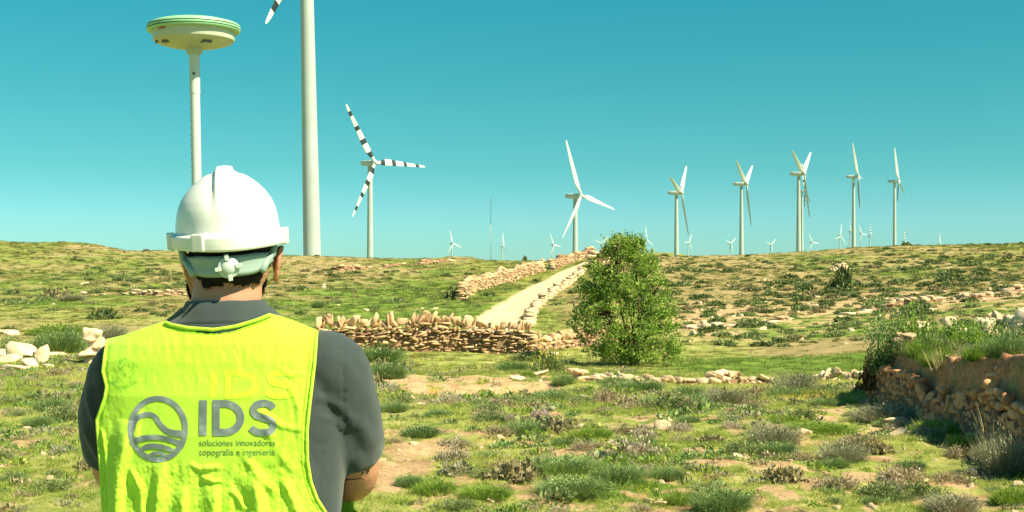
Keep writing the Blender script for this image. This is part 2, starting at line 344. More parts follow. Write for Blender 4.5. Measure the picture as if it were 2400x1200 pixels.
# ------------------------------------------------------------ rocks and dry stone walls
def ico(sub):
    import bmesh
    b = bmesh.new(); bmesh.ops.create_icosphere(b, subdivisions=sub, radius=1.0)
    v = np.array([x.co[:] for x in b.verts]); f = np.array([[q.index for q in x.verts] for x in b.faces]); b.free(); return v, f
ICO1, ICO2, ICO3 = ico(1), ico(2), ico(3)
def rock(sz, seed=None, base=ICO2, box=0.6, rough=0.07):
    v, f = base; r = np.random.default_rng(seed) if seed is not None else rng
    p = np.sign(v)*np.abs(v)**box; p = p/np.maximum(1e-6, np.max(np.abs(p), axis=1, keepdims=True))*0.55+p*0.45
    for k in range(8 if len(v) < 200 else 16):
        n_ = r.normal(0, 1, 3); n_ /= np.linalg.norm(n_); c_ = r.uniform(0.45, 0.85); p = p-np.maximum(0, p@n_-c_)[:, None]*n_*0.96
    p = p*1.12
    for k in range(5):
        w = r.normal(0, 1.6+k*0.9, 3); p = p*(1+rough/(1+k*0.4)*np.sin(v@w+r.random()*6.28))[:, None]
    sh = np.eye(3); sh[0, 2] = r.normal(0, .12); sh[1, 2] = r.normal(0, .12); sh[0, 1] = r.normal(0, .12)
    return (p@sh)*np.asarray(sz)*0.5, f
def rotm(a, b=0, c=0): return np.array(Euler((b, c, a)).to_matrix())
def path_sample(P):
    P = np.asarray(P, float); s = np.concatenate([[0], np.cumsum(np.hypot(*np.diff(P, axis=0).T))]); return P, s
def dry_wall(P, height, course, stone, thick, label, cat='stone wall', m='stone', caps=None, ragged=0.25, base=ICO1, sub=0.1, name='dry_stone_wall', group=None, capbase=ICO2, fill=True, hend=None):
    """coursed rubble wall that follows the ground along P"""
    P, s = path_sample(P); L = s[-1]; mb = MB(); cap = MB()
    def at(t):
        x = np.interp(t, s, P[:, 0]); y = np.interp(t, s, P[:, 1]); e = 0.05*L+0.2
        dx = np.interp(min(t+e, L), s, P[:, 0])-np.interp(max(t-e, 0), s, P[:, 0]); dy = np.interp(min(t+e, L), s, P[:, 1])-np.interp(max(t-e, 0), s, P[:, 1])
        return x, y, math.atan2(dy, dx)
    ncr = max(1, int(round(height/course)))
    hz = lambda t: height*(1+ragged*(float(vnoise(t*0.8, 3.1+height))-0.5)*2) if hend is None else float(np.interp(t/L, [0, 0.5, 1], hend))*(1+ragged*(float(vnoise(t*0.8, 3.1))-0.5)*2)
    for c in range(ncr+1):
        t = -rng.random()*stone*0.5
        while t < L:
            w = stone*rng.choice([.4, .6, .8, 1.1, 1.5, 2.0]); hh = course*rng.uniform(0.7, 1.5); tc = min(max(t+w/2, 0), L)
            zc = (c+0.5)*course
            if zc < hz(tc):
                x, y, a = at(tc); v, f = rock((w*1.04, thick*rng.uniform(0.85, 1.12), hh), base=base)
                v = v@rotm(a+rng.normal(0, .07), rng.normal(0, .06), rng.normal(0, .1)).T
                off = rng.normal(0, thick*0.05); gz = h1(x, y)
                mb.add(v+[x-math.sin(a)*off, y+math.cos(a)*off, gz+zc-sub+rng.normal(0, course*0.12)], T=f, a=float(np.clip(rng.normal(.55, .2), 0, 1)))
            t += w
    root = empty(name, kind='thing', loc=(float(P[0, 0]), float(P[0, 1]), h1(P[0, 0], P[0, 1])), label=label, cat=cat, group=group)
    off = np.array(root.location)
    def shift(b): b.V = [v-off for v in b.V]
    if caps:
        ch, cw = caps; t = 0.0
        while t < L:
            w = cw*rng.choice([0.5, 0.7, 0.9, 1.2, 1.9]); x, y, a = at(min(t+w/2, L)); hh = ch*rng.uniform(0.35, 1.2)
            v, f = rock((w*1.1, thick*rng.uniform(.5, .9), hh*1.05), base=capbase, box=0.5)
            v = v@rotm(a+rng.normal(0, .5), rng.normal(0, .2), rng.normal(0.12, .38)).T
            cap.add(v*[1, 1, 1]+[x, y, h1(x, y)+hz(min(t+w/2, L))-sub+hh*0.38], T=f, a=float(np.clip(rng.normal(.6, .18), 0, 1))); t += w*0.92
        shift(cap); cap.build('capstones', M[m], root)
    if fill:
        n = max(4, int(L/ (stone*1.5))); tt = np.linspace(0.02*L, 0.98*L, n); fv = []
        for q in tt:
            x, y, a = at(q); hh = max(0.02, hz(q)*0.86); gz = h1(x, y)-0.15
            for sgn in (-1, 1):
                for zz in (gz, gz+hh): fv.append((x-math.sin(a)*sgn*thick*0.32, y+math.cos(a)*sgn*thick*0.32, zz))
        fv = np.array(fv)-off; fq = []
        for i in range(n-1):
            b = i*4; c2 = b+4
            fq += [(b, c2, c2+1, b+1), (b+2, b+3, c2+3, c2+2), (b+1, c2+1, c2+3, b+3)]
        fq += [(0, 1, 3, 2), ((n-1)*4, (n-1)*4+2, (n-1)*4+3, (n-1)*4+1)]
        mesh('rubble_core', fv, np.array(fq), M['earthfill'], parent=root)
    shift(mb); mb.build('stonework', M[m], root)
    return root
def gpts(pts, dmin=5, n=None):
    a = [G(u, Y, dmin) for u, Y in pts]; return np.array([[p.x, p.y] for p in a])

dry_wall([P3(748, 0, 41.5)[:2], P3(900, 0, 41.8)[:2], P3(1090, 0, 42.2)[:2], P3(1245, 0, 42.0)[:2]], 0.98, 0.082, 0.22, 0.50,
         'long dry stone wall topped by upright slabs at the foot of the gravel track', caps=(0.42, 0.155), ragged=0.10, base=ICO2, hend=(0.80, 0.98, 0.95))
dry_wall([P3(u, 0, d)[:2] for u, d in ((1238, 43.5), (1290, 44.5), (1340, 46), (1400, 48), (1440, 49))], 0.5, 0.13, 0.26, 0.45,
         'short curved stone wall running from the end of the long wall to the leafy tree', caps=(0.3, 0.18), ragged=0.2)
dry_wall(gpts([(1078, 704), (1110, 686), (1170, 665), (1230, 648), (1272, 637)], 55), 1.25, 0.15, 0.36, 0.7,
         'pinkish stone wall bordering the far edge of the gravel track, dark bush at its end', m='stone_far', ragged=0.15, caps=(0.2, 0.3), capbase=ICO1, sub=0.25)
dry_wall(gpts([(1292, 632), (1340, 615), (1385, 603)], 70), 1.3, 0.22, 0.5, 0.8,
         'distant stone wall climbing beside the top of the gravel track to the skyline', m='stone_far', ragged=0.2, sub=0.3)
dry_wall(gpts([(1240, 764), (1244, 740), (1268, 712), (1300, 688), (1332, 668), (1352, 650), (1368, 636)], 50), 0.55, 0.13, 0.28, 0.6,
         'low crooked stone wall lining the near edge of the gravel track', m='stone_pale', ragged=0.5, sub=0.12)
dry_wall(gpts([(1385, 627), (1410, 622), (1445, 618)], 80), 1.5, 0.35, 0.9, 1.0,
         'bright heap of pale wall stones where the track meets the leafy tree', m='stone_pale', ragged=0.5, sub=0.2)
dry_wall([P3(u, 0, d)[:2] for u, d in ((1378, 27.6), (1440, 28), (1500, 28.6), (1560, 29), (1660, 29.3), (1740, 29.8), (1810, 30))], 0.27, 0.12, 0.15, 0.45,
         'tumbled knee high stone wall at the near edge of the bright green meadow', m='stone_pale', ragged=0.4, sub=0.06, base=ICO2)
dry_wall([P3(u, 0, d)[:2] for u, d in ((1905, 29.5), (1980, 29.2), (2050, 28.8))], 0.14, 0.13, 0.22, 0.35,
         'stub of pale upright edging stones between the grey bush and the eroded bank', m='stone_pale', caps=(0.24, 0.13), ragged=0.1, sub=0.05)
dry_wall(gpts([(195, 691), (280, 692), (360, 694), (450, 693)], 50), 0.4, 0.16, 0.4, 0.6,
         'thin line of rubble wall across the green field behind the left shoulder', m='stone_pale', ragged=0.8, sub=0.1)
dry_wall(gpts([(730, 628), (800, 634), (880, 630), (950, 622), (1010, 619), (1060, 613)], 60), 0.5, 0.22, 0.7, 0.7,
         'broken terrace of stones just under the skyline below the striped wind turbine', m='stone_far', ragged=0.9, sub=0.15)
dry_wall(gpts([(1590, 766), (1650, 772), (1720, 762), (1800, 757), (1850, 750)], 40), 0.22, 0.15, 0.5, 0.8,
         'sparse ledge of bleached stones at the foot of the bare slope beside the leafy tree', m='stone_pale', ragged=1.2, sub=0.05)
dry_wall(gpts([(1985, 738), (2040, 728), (2120, 716), (2200, 706), (2290, 700), (2380, 686), (2450, 676)], 40), 0.42, 0.16, 0.45, 0.8,
         'long broken ridge of white stones slanting up the right hillside', m='stone_pale', ragged=1.0, sub=0.08)
dry_wall([P3(u, 0, d)[:2] for u, d in ((2318, 23.4), (2360, 23), (2400, 22.6), (2470, 22))], 0.26, 0.13, 0.22, 0.4,
         'upper stone wall with leaning cream slabs above the eroded bank at the right border', m='stone_pale', caps=(0.22, 0.14), ragged=0.3, sub=0.05, base=ICO2)
# retaining wall in the face of the bank
bx = lambda y: 4.52+0.48*max(0, y-12.5)/5.7
dry_wall([(bx(y)-0.02, y) for y in (6.5, 9.0, 11.5, 13.7, 15.8, 17.6)], 0.50, 0.082, 0.125, 0.12,
         'reddish brown dry stone retaining wall in the shaded face of the eroded bank', cat='retaining wall', m='stone_red', ragged=0.5, base=ICO2, sub=0.06, name='retaining_wall', hend=(0.72, 0.66, 0.48))
dry_wall([(5.12, 16.6), (5.20, 17.0), (5.36, 17.4)], 0.40, 0.065, 0.14, 0.22,
         'crumbling stone corner at the far end of the eroded bank, half buried in green leaves', cat='retaining wall', m='stone', ragged=0.5, base=ICO2, sub=0.06, name='stone_corner')
dry_wall([P3(u, 0, d)[:2] for u, d in ((1346, 27.6), (1368, 27.4), (1392, 27.2), (1412, 27.4))], 0.42, 0.11, 0.2, 0.4,
         'rough heap of tawny stones at the corner left of the leafy tree', m='stone', ragged=0.7, base=ICO2, sub=0.05, name='stone_heap')

ROCKM = {}
def boulder(u, Y, w, h, label, m='stone_pale', dmin=5, group=None, dmax=400, dz=0.0, rot=None, d=None, name='boulder', cat='rock'):
    g_ = G(u, Y, dmin, dmax) if d is None else Vector(((u-CX)/F*d, d, h1((u-CX)/F*d, d)))
    W_ = w*g_.y/F; H_ = h*g_.y/F
    v, f = rock((W_, W_*rng.uniform(.7, 1.0), H_), base=ICO3, box=0.5, rough=0.10)
    v = v@rotm(rng.uniform(-.4, .4) if rot is None else rot, rng.normal(0, .1), rng.normal(0, .15)).T+[0, 0, H_*0.32+dz]
    o = mesh(name, v, f, M[m], {'tint': np.full(len(v), rng.uniform(.55, .9))}, label=label, cat=cat, group=group); o.location = g_
    return o
# ------------------------------------------------------------ plants
M['grass'] = leaf_mat('grass_blades', [(0.0, (0.12, 0.20, 0.03)), (0.35, (0.24, 0.33, 0.055)), (0.6, (0.38, 0.43, 0.09)), (0.84, (0.54, 0.50, 0.16)), (1.0, (0.66, 0.55, 0.25))], 0.25)
M['green_bush'] = leaf_mat('green_bush_leaves', [(0.0, (0.07, 0.14, 0.045)), (0.45, (0.19, 0.29, 0.09)), (1.0, (0.40, 0.47, 0.19))], 0.2)
M['far_grass'] = leaf_mat('far_grass_blades', [(0.0, (0.09, 0.13, 0.03)), (0.4, (0.20, 0.22, 0.055)), (0.7, (0.34, 0.31, 0.10)), (1.0, (0.50, 0.41, 0.19))], 0.25)
M['far_lush'] = leaf_mat('far_lush_blades', [(0.0, (0.07, 0.14, 0.024)), (0.5, (0.16, 0.25, 0.045)), (1.0, (0.34, 0.38, 0.10))], 0.25)
M['bright_grass'] = leaf_mat('bright_grass_blades', [(0.0, (0.10, 0.19, 0.024)), (0.5, (0.23, 0.35, 0.05)), (1.0, (0.42, 0.50, 0.10))], 0.3)
M['grey_bush'] = leaf_mat('grey_bush_twigs', [(0.0, (0.12, 0.13, 0.07)), (0.45, (0.28, 0.28, 0.17)), (1.0, (0.50, 0.46, 0.32))], 0.1)
M['olive_bush'] = leaf_mat('olive_cushion_leaves', [(0.0, (0.09, 0.13, 0.045)), (0.5, (0.22, 0.28, 0.10)), (1.0, (0.42, 0.44, 0.19))], 0.15)
M['thyme'] = leaf_mat('thyme_leaves', [(0.0, (0.16, 0.14, 0.06)), (0.4, (0.34, 0.27, 0.15)), (0.75, (0.50, 0.40, 0.27)), (1.0, (0.62, 0.52, 0.40))], 0.1)
M['pale_thyme'] = leaf_mat('pale_flowering_cushion', [(0.0, (0.20, 0.19, 0.09)), (0.4, (0.44, 0.37, 0.25)), (1.0, (0.72, 0.60, 0.50))], 0.1)
M['dark_scrub'] = leaf_mat('dark_scrub_leaves', [(0.0, (0.055, 0.085, 0.028)), (0.5, (0.13, 0.175, 0.055)), (1.0, (0.28, 0.31, 0.11))], 0.1)
M['brown_scrub'] = leaf_mat('brown_scrub_twigs', [(0.0, (0.13, 0.11, 0.05)), (0.5, (0.28, 0.24, 0.12)), (1.0, (0.46, 0.39, 0.22))], 0.1)
M['yellow_flower'] = leaf_mat('yellow_petals', [(0.0, (0.62, 0.46, 0.02)), (1.0, (0.85, 0.72, 0.06))], 0.2)
M['pink_flower'] = leaf_mat('pink_petals', [(0.0, (0.45, 0.2, 0.3)), (1.0, (0.75, 0.5, 0.6))], 0.2)
M['reed'] = leaf_mat('dry_stalks', [(0.0, (0.26, 0.19, 0.09)), (1.0, (0.6, 0.48, 0.28))], 0.1)
M['red_leaf'] = leaf_mat('reddish_leaves', [(0.0, (0.11, 0.05, 0.03)), (0.5, (0.24, 0.12, 0.06)), (1.0, (0.34, 0.26, 0.10))], 0.2)
M['tree_leaf'] = leaf_mat('tree_leaves', [(0.0, (0.05, 0.13, 0.02)), (0.4, (0.16, 0.29, 0.04)), (0.75, (0.34, 0.46, 0.08)), (1.0, (0.55, 0.60, 0.17))], 0.33, 0.45)
M['bark'] = plain('bark', (0.16, 0.11, 0.07), 0.9, 0.1, 0.4, 20)

def blades(n, base_r, length, lean, width, r, bend=0.3, tint=(0.5, 0.2), droop=0.0, segs=2, zoff=0.0):
    """n grass blades or twigs standing on a disc"""
    a = r.random(n)*6.283; rad = base_r*np.sqrt(r.random(n)); bx_, by_ = rad*np.cos(a), rad*np.sin(a)
    L = length*r.uniform(0.55, 1.15, n); la = a+r.normal(0, 0.5, n); ln = lean*(0.3+0.7*rad/max(base_r, 1e-6))*r.uniform(.5, 1.4, n)
    dx, dy, dz = np.sin(ln)*np.cos(la), np.sin(ln)*np.sin(la), np.cos(ln)
    wa = r.random(n)*6.283; wx_, wy_ = np.cos(wa)*width/2, np.sin(wa)*width/2
    V = []
    for k in range(segs+1):
        q = k/segs; ww = (1-q**1.5); out = bend*q*q
        cx_ = bx_+L*(dx*q+out*np.cos(la)); cy_ = by_+L*(dy*q+out*np.sin(la)); cz_ = zoff+L*(dz*q-droop*q*q)
        if k < segs: V += [np.stack([cx_-wx_*ww, cy_-wy_*ww, cz_], 1), np.stack([cx_+wx_*ww, cy_+wy_*ww, cz_], 1)]
        else: V.append(np.stack([cx_, cy_, cz_], 1))
    m = len(V); VV = np.stack(V, 1).reshape(-1, 3); b0 = np.arange(n)[:, None]*m; q_ = []
    for k in range(segs-1): q_.append(b0+np.array([[2*k, 2*k+1, 2*k+3, 2*k+2]]))
    Tt = b0+np.array([[2*(segs-1), 2*(segs-1)+1, 2*segs]])
    tv = np.clip(r.normal(tint[0], tint[1], n), 0, 1)
    return VV, (np.vstack(q_) if q_ else None), Tt, np.repeat(tv, m)
def cushion(n, rx, rz, leaf, r, tint=(0.5, 0.22), spike=0.25, inner=0.45, irr=0.35):
    """leaves over and inside a lumpy dome"""
    a = r.random(n)*6.283; ph = np.arccos(r.uniform(-0.12, 1, n)); q = r.uniform(inner, 1, n)**0.5
    ph0 = r.random(6)*6.28
    lump = 1+irr*(np.sin(3*a+ph0[0])*np.sin(2*ph+ph0[1])+0.7*np.sin(5*a+ph0[2])*np.sin(4*ph+ph0[3])+0.4*np.sin(9*a+ph0[4]))
    d = np.stack([np.sin(ph)*np.cos(a), np.sin(ph)*np.sin(a), np.cos(ph)], 1); c = d*q[:, None]*lump[:, None]*[rx, rx, rz]
    c[:, 2] = np.maximum(c[:, 2], 0.0)
    up = d*[1, 1, 1.2]+r.normal(0, 0.55, (n, 3)); up /= np.linalg.norm(up, axis=1, keepdims=True)
    sd = np.cross(up, r.normal(0, 1, (n, 3))); sd /= np.linalg.norm(sd, axis=1, keepdims=True)
    ll = leaf*r.uniform(0.6, 1.5, n)[:, None]; w = ll*spike
    V = np.stack([c-sd*w, c+up*ll*0.55+sd*0, c+sd*w, c+up*ll], 1)
    V = np.stack([c-up*ll*0.3, c-sd*w+up*ll*.2, c+up*ll*0.8, c+sd*w+up*ll*.2], 1).reshape(-1, 3)
    Qd = np.arange(n)[:, None]*4+np.array([[0, 1, 2, 3]])
    tv = np.clip(r.normal(tint[0], tint[1], n)+0.25*(np.sin(4*a+ph0[5])), 0, 1)
    return V, Qd, None, np.repeat(tv, 4)
def woody_core(rx, rz, r):
    v, f = ICO2; v = v*(1+0.12*np.sin(v@np.array([3.1, 2.2, 4.0]))[:, None]); v = v*[rx, rx, rz]; v[:, 2] = np.maximum(v[:, 2], -0.02); return v, f
def proto(name, kind, seed, link=False):
    r = np.random.default_rng(seed); mb = MB()
    def B(*a, **k): V, Q_, T_, t_ = blades(*a, r=r, **k); mb.add(V, Q_, T_, t_)
    def C(*a, **k): V, Q_, T_, t_ = cushion(*a, r=r, **k); mb.add(V, Q_, T_, t_)
    if kind == 'grass': B(38, 0.085, 0.075, 0.8, 0.006, bend=0.5, tint=(.45, .22)); return mb.build(name, M['grass'], link=link)
    if kind == 'grass2': B(46, 0.13, 0.05, 1.0, 0.008, bend=0.6, tint=(.6, .22)); return mb.build(name, M['grass'], link=link)
    if kind == 'lush': B(46, 0.11, 0.10, 0.7, 0.007, bend=0.4, tint=(.5, .25)); return mb.build(name, M['bright_grass'], link=link)
    if kind == 'fargrass': B(60, 0.40, 0.16, 0.9, 0.030, bend=0.5, tint=(.45, .3)); return mb.build(name, M['far_grass'], link=link)
    if kind == 'farlush': B(60, 0.42, 0.20, 0.8, 0.032, bend=0.4, tint=(.5, .3)); return mb.build(name, M['far_lush'], link=link)
    if kind == 'straw': B(30, 0.11, 0.085, 0.9, 0.005, bend=0.5, tint=(.85, .12)); return mb.build(name, M['grass'], link=link)
    if kind == 'spiky':   # unit radius 1: rosemary-like green bush
        B(1700, 0.68, 0.74, 1.0, 0.026, bend=0.15, tint=(.55, .3)); C(2400, 0.80, 0.58, 0.08, tint=(.42, .28), irr=.5); return mb.build(name, M['green_bush'], link=link)
    if kind == 'brightspiky': B(1500, 0.78, 0.56, 1.0, 0.026, bend=0.2, tint=(.55, .3)); C(1700, 0.85, 0.38, 0.08, tint=(.42, .28), irr=.5); return mb.build(name, M['bright_grass'], link=link)
    if kind == 'grey': B(1300, 0.65, 0.75, 1.0, 0.016, bend=0.2, tint=(.65, .3)); C(2200, 0.85, 0.55, 0.07, tint=(.4, .3), irr=.45); return mb.build(name, M['grey_bush'], link=link)
    if kind == 'olive': C(2600, 0.9, 0.46, 0.085, spike=.3, irr=.5, inner=.25, tint=(.5, .3)); B(450, 0.75, 0.55, 1.0, 0.018, tint=(.75, .2)); return mb.build(name, M['olive_bush'], link=link)
    if kind == 'thyme': C(2600, 0.95, 0.34, 0.07, spike=.30, tint=(.5, .30), irr=.5, inner=.25); B(260, 0.8, 0.40, 1.1, 0.016, tint=(.75, .2)); return mb.build(name, M['thyme'], link=link)
    if kind == 'paleth': C(2400, 0.9, 0.34, 0.07, spike=.35, tint=(.5, .30), irr=.5, inner=.25); return mb.build(name, M['pale_thyme'], link=link)
    if kind == 'leafy': C(5200, 0.85, 0.85, 0.065, spike=.42, irr=.6, inner=.2, tint=(.5, .28)); return mb.build(name, M['tree_leaf'], link=link)
    if kind == 'talleafy': C(5200, 0.85, 1.7, 0.075, spike=.42, irr=.6, inner=.2, tint=(.42, .28)); return mb.build(name, M['green_bush'], link=link)
    if kind == 'herb': C(90, 0.9, 0.45, 0.25, spike=.35, tint=(.5, .3)); B(24, .8, .6, .9, .05, tint=(.6, .3)); return mb.build(name, M[['olive_bush', 'thyme', 'green_bush', 'bright_grass', 'grey_bush', 'grass'][seed % 6]], link=link)
    if kind == 'dark': C(420, 0.95, 0.42, 0.22, spike=.4); v, f = woody_core(.75, .30, r); mb.add(v, T=f, a=.25); return mb.build(name, M['dark_scrub'], link=link)
    if kind == 'brown': C(420, 0.95, 0.36, 0.20, spike=.35); v, f = woody_core(.75, .26, r); mb.add(v, T=f, a=.3); return mb.build(name, M['brown_scrub'], link=link)
    if kind == 'greenscrub': C(460, 0.95, 0.32, 0.22, spike=.4); v, f = woody_core(.75, .22, r); mb.add(v, T=f, a=.3); return mb.build(name, M['olive_bush'], link=link)
    if kind == 'dryherb': B(120, 0.7, 0.8, 0.7, 0.03, bend=0.15, tint=(.6, .3)); return mb.build(name, M['reed'], link=link)
    if kind == 'flower':
        B(10, 0.05, 0.10, 0.6, 0.005, bend=0.2); me_t = mb
        for k in range(7):
            c_ = np.array([r.normal(0, .05), r.normal(0, .05), r.uniform(.05, .12)])
            v = np.array([[0, 0, 0], [.012, 0, .004], [.012, .012, 0], [0, .012, .004]])*1.3-0.006+c_; me_t.add(v, [[0, 1, 2, 3]], a=.6)
        return mb.build(name, M['yellow_flower'], link=link)
    if kind == 'pebble': v, f = rock((1, .8, .6), seed=seed, base=ICO2); return mesh(name, v, f, M['stone_pale'], {'tint': np.full(len(v), .7)}, link=link)
def scatter(name, pts, scl, protos, idx=None, label=None, flat=0.25, **k):
    """one uncountable ground cover: a point mesh whose points carry small plant meshes"""
    n = len(pts); me = bpy.data.meshes.new(name); me.vertices.add(n); me.vertices.foreach_set('co', np.asarray(pts, np.float32).ravel())
    rot = np.stack([rng.normal(0, .08, n), rng.normal(0, .08, n), rng.random(n)*6.283], 1).astype(np.float32)
    a = me.attributes.new('rot', 'FLOAT_VECTOR', 'POINT'); a.data.foreach_set('vector', rot.ravel())
    sc = np.stack([scl, scl, scl*rng.uniform(.75, 1.3, n)], 1).astype(np.float32)
    a = me.attributes.new('scl', 'FLOAT_VECTOR', 'POINT'); a.data.foreach_set('vector', sc.ravel())
    ix = rng.integers(0, len(protos), n) if idx is None else idx
    a = me.attributes.new('pick', 'INT', 'POINT'); a.data.foreach_set('value', ix.astype(np.int32))
    o = bpy.data.objects.new(name, me); COL.objects.link(o)
    c = bpy.data.collections.new(name+'_kinds')
    for i, p in enumerate(protos): p.name = f'{name}_kind_{i:02d}'; c.objects.link(p)
    tr = bpy.data.node_groups.new(name, 'GeometryNodeTree')
    tr.interface.new_socket('Geometry', in_out='INPUT', socket_type='NodeSocketGeometry'); tr.interface.new_socket('Geometry', in_out='OUTPUT', socket_type='NodeSocketGeometry')
    N = tr.nodes.new; gi, go = N('NodeGroupInput'), N('NodeGroupOutput'); ip = N('GeometryNodeInstanceOnPoints'); ci = N('GeometryNodeCollectionInfo')
    ci.inputs['Collection'].default_value = c; ci.inputs['Separate Children'].default_value = True; ci.inputs['Reset Children'].default_value = True
    def att(nm, dt):
        x = N('GeometryNodeInputNamedAttribute'); x.data_type = dt; x.inputs['Name'].default_value = nm
        return next(s for s in x.outputs if s.enabled and s.name == 'Attribute')
    L = tr.links.new; L(gi.outputs[0], ip.inputs['Points']); L(ci.outputs[0], ip.inputs['Instance']); ip.inputs['Pick Instance'].default_value = True
    L(att('pick', 'INT'), ip.inputs['Instance Index']); L(att('scl', 'FLOAT_VECTOR'), ip.inputs['Scale'])
    er = N('FunctionNodeEulerToRotation'); L(att('rot', 'FLOAT_VECTOR'), er.inputs[0]); L(er.outputs[0], ip.inputs['Rotation'])
    L(ip.outputs[0], go.inputs[0]); o.modifiers.new('cover', 'NODES').node_group = tr
    return tag(o, label=label, kind='stuff', **k)

def frustum_pts(n, d0, d1, p=1.0, margin=0.08):
    """random ground points, denser near the camera for larger p"""
    a = rng.random(n); d = (d0**(2-p)+a*(d1**(2-p)-d0**(2-p)))**(1/(2-p)); u = rng.uniform(-2400*margin, 2400*(1+margin), n)
    x = (u-CX)/F*d; return x, d, u
from functools import lru_cache
def lookup(x, y, arr):
    """value of a ground attribute at a point (nearest vertex of the polar sheet)"""
    a = np.arctan2(x, y); r_ = np.hypot(x, y); j = np.clip(np.searchsorted(th, a), 0, nc-1); i = np.clip(np.searchsorted(rr, r_), 0, len(rr)-1); return arr[i*nc+j]
def road_mask(x, y):
    l = np.interp(y, RL[:, 1], RL[:, 0]); r_ = np.interp(y, RRt[:, 1], RRt[:, 0]); return (y > 44) & (x > np.minimum(l, r_)-0.4) & (x < np.maximum(l, r_)+0.4)
def keep(x, y, d, k): return x[k], y[k], d[k]
# near grass
x, y, u = frustum_pts(52000, 7.8, 34, 1.55)
so, gn = lookup(x, y, soil), lookup(x, y, green)
dens = np.clip(0.42+1.3*fbm(x*0.9, y*0.9, 31, 3), 0.05, 1)
k = (rng.random(len(x)) < dens*np.clip(1.1-1.6*so, 0.03, 1)) & ~((poly_sdf(x, y, PLAT) > -0.1) & (poly_sdf(x, y, PLAT) < 0.7))
x, y, gn = x[k], y[k], gn[k]
P_ = np.stack([x, y, H(x, y)-0.004], 1)
hue = fbm(x*0.6, y*0.6, 33, 3)+rng.normal(0, .25, len(x))
ix = np.where(gn > 0.75, 5+rng.integers(0, 2, len(x)), np.where(hue > 0.20, 7, np.where(hue > -0.12, 3+rng.integers(0, 2, len(x)), rng.integers(0, 3, len(x)))))
pr = [proto('g', 'grass', i) for i in range(3)]+[proto('g', 'grass2', 10+i) for i in range(2)]+[proto('g', 'lush', 20+i) for i in range(2)]+[proto('g', 'straw', 30)]
scatter('meadow_grass', P_, rng.uniform(.4, 1.15, len(x))*np.clip(y/16, .75, 1.3), pr, ix, 'short yellow green grass covering the foreground around the bare soil', cat='grass')
x, y, u = frustum_pts(15000, 7.8, 34, 1.5); so = lookup(x, y, soil); c_ = fbm(x*.7, y*.7, 37, 3)
k = (rng.random(len(x)) < np.clip(.30+1.2*c_, .06, 1)*np.clip(1.1-1.3*so, .06, 1)) & ~((poly_sdf(x, y, PLAT) > -.1) & (poly_sdf(x, y, PLAT) < .7)) & ~((y > 25) & (u > 1500)); x, y = x[k], y[k]
kk_ = np.clip(((fbm(x*.8, y*.8, 38, 3)+.6)/1.2*6+rng.normal(0, 1.1, len(x))).astype(int), 0, 5)
scatter('low_herbs', np.stack([x, y, H(x, y)-.006], 1), rng.lognormal(-2.75, .42, len(x))*np.clip(y/14, .9, 1.6), [proto('h', 'herb', 600+i) for i in range(6)], kk_, 'low mixed herbs and creeping cushions woven through the foreground grass', cat='ground cover')
# middle and far grass
x, y, u = frustum_pts(30000, 30, 150, 1.25, 0.04)
so, gn, he = lookup(x, y, soil), lookup(x, y, green), lookup(x, y, heath)
k = (rng.random(len(x)) < np.clip(0.75+0.6*fbm(x*.2, y*.2, 35, 3), .1, 1)*np.clip(1.05-so*1.5, 0.03, 1)*(1-0.55*he)) & ~road_mask(x, y) & ~((y < 34) & (poly_sdf(x, y, PLAT) > -0.3) & (poly_sdf(x, y, PLAT) < 0.6))
x, y, gn = x[k], y[k], gn[k]
ix = np.where(gn+rng.normal(0, .15, len(x)) > 0.6, 3+rng.integers(0, 2, len(x)), rng.integers(0, 3, len(x)))
pr = [proto('g', 'fargrass', 40+i) for i in range(3)]+[proto('g', 'farlush', 50+i) for i in range(2)]
scatter('field_grass', np.stack([x, y, H(x, y)-0.02], 1), rng.uniform(.5, 1.1, len(x))*np.clip(y/90, .55, 1.1), pr, ix, 'tufty grass over the fields and hillsides beyond the stone walls', cat='grass')
# pebbles, flowers
x, y, u = frustum_pts(2600, 8, 30, 1.3); so = lookup(x, y, soil)
k = rng.random(len(x)) < np.clip(so*1.2+0.10, 0, 1); x, y = x[k], y[k]
scatter('scattered_pebbles', np.stack([x, y, H(x, y)+.004], 1), rng.lognormal(-3.35, .55, len(x)), [proto('p', 'pebble', 60+i) for i in range(4)], None, 'pale pebbles and stone chips strewn over the soil and thin grass', cat='pebbles')
fx, fy = [], []
for (uu, YY, ru, rY, n) in [(1905, 935, 50, 8, 26), (1290, 850, 40, 12, 16), (1015, 925, 8, 8, 5), (1650, 1120, 120, 40, 5), (1180, 1040, 50, 8, 4), (1000, 850, 200, 20, 14), (2100, 1120, 200, 60, 4), (130, 840, 60, 8, 6), (1150, 935, 200, 20, 5)]:
    for _ in range(n):
        q = G(uu+rng.normal(0, ru*.6), YY+rng.normal(0, rY*.6), 6, 44); fx.append(q.x); fy.append(q.y)
fx, fy = np.array(fx), np.array(fy)
scatter('yellow_wildflowers', np.stack([fx, fy, H(fx, fy)], 1), rng.uniform(.6, 1.1, len(fx))*np.clip(fy/18, .8, 1.6), [proto('f', 'flower', 70+i) for i in range(3)], None, 'tiny yellow wildflowers dotted through the grass', cat='wildflowers')

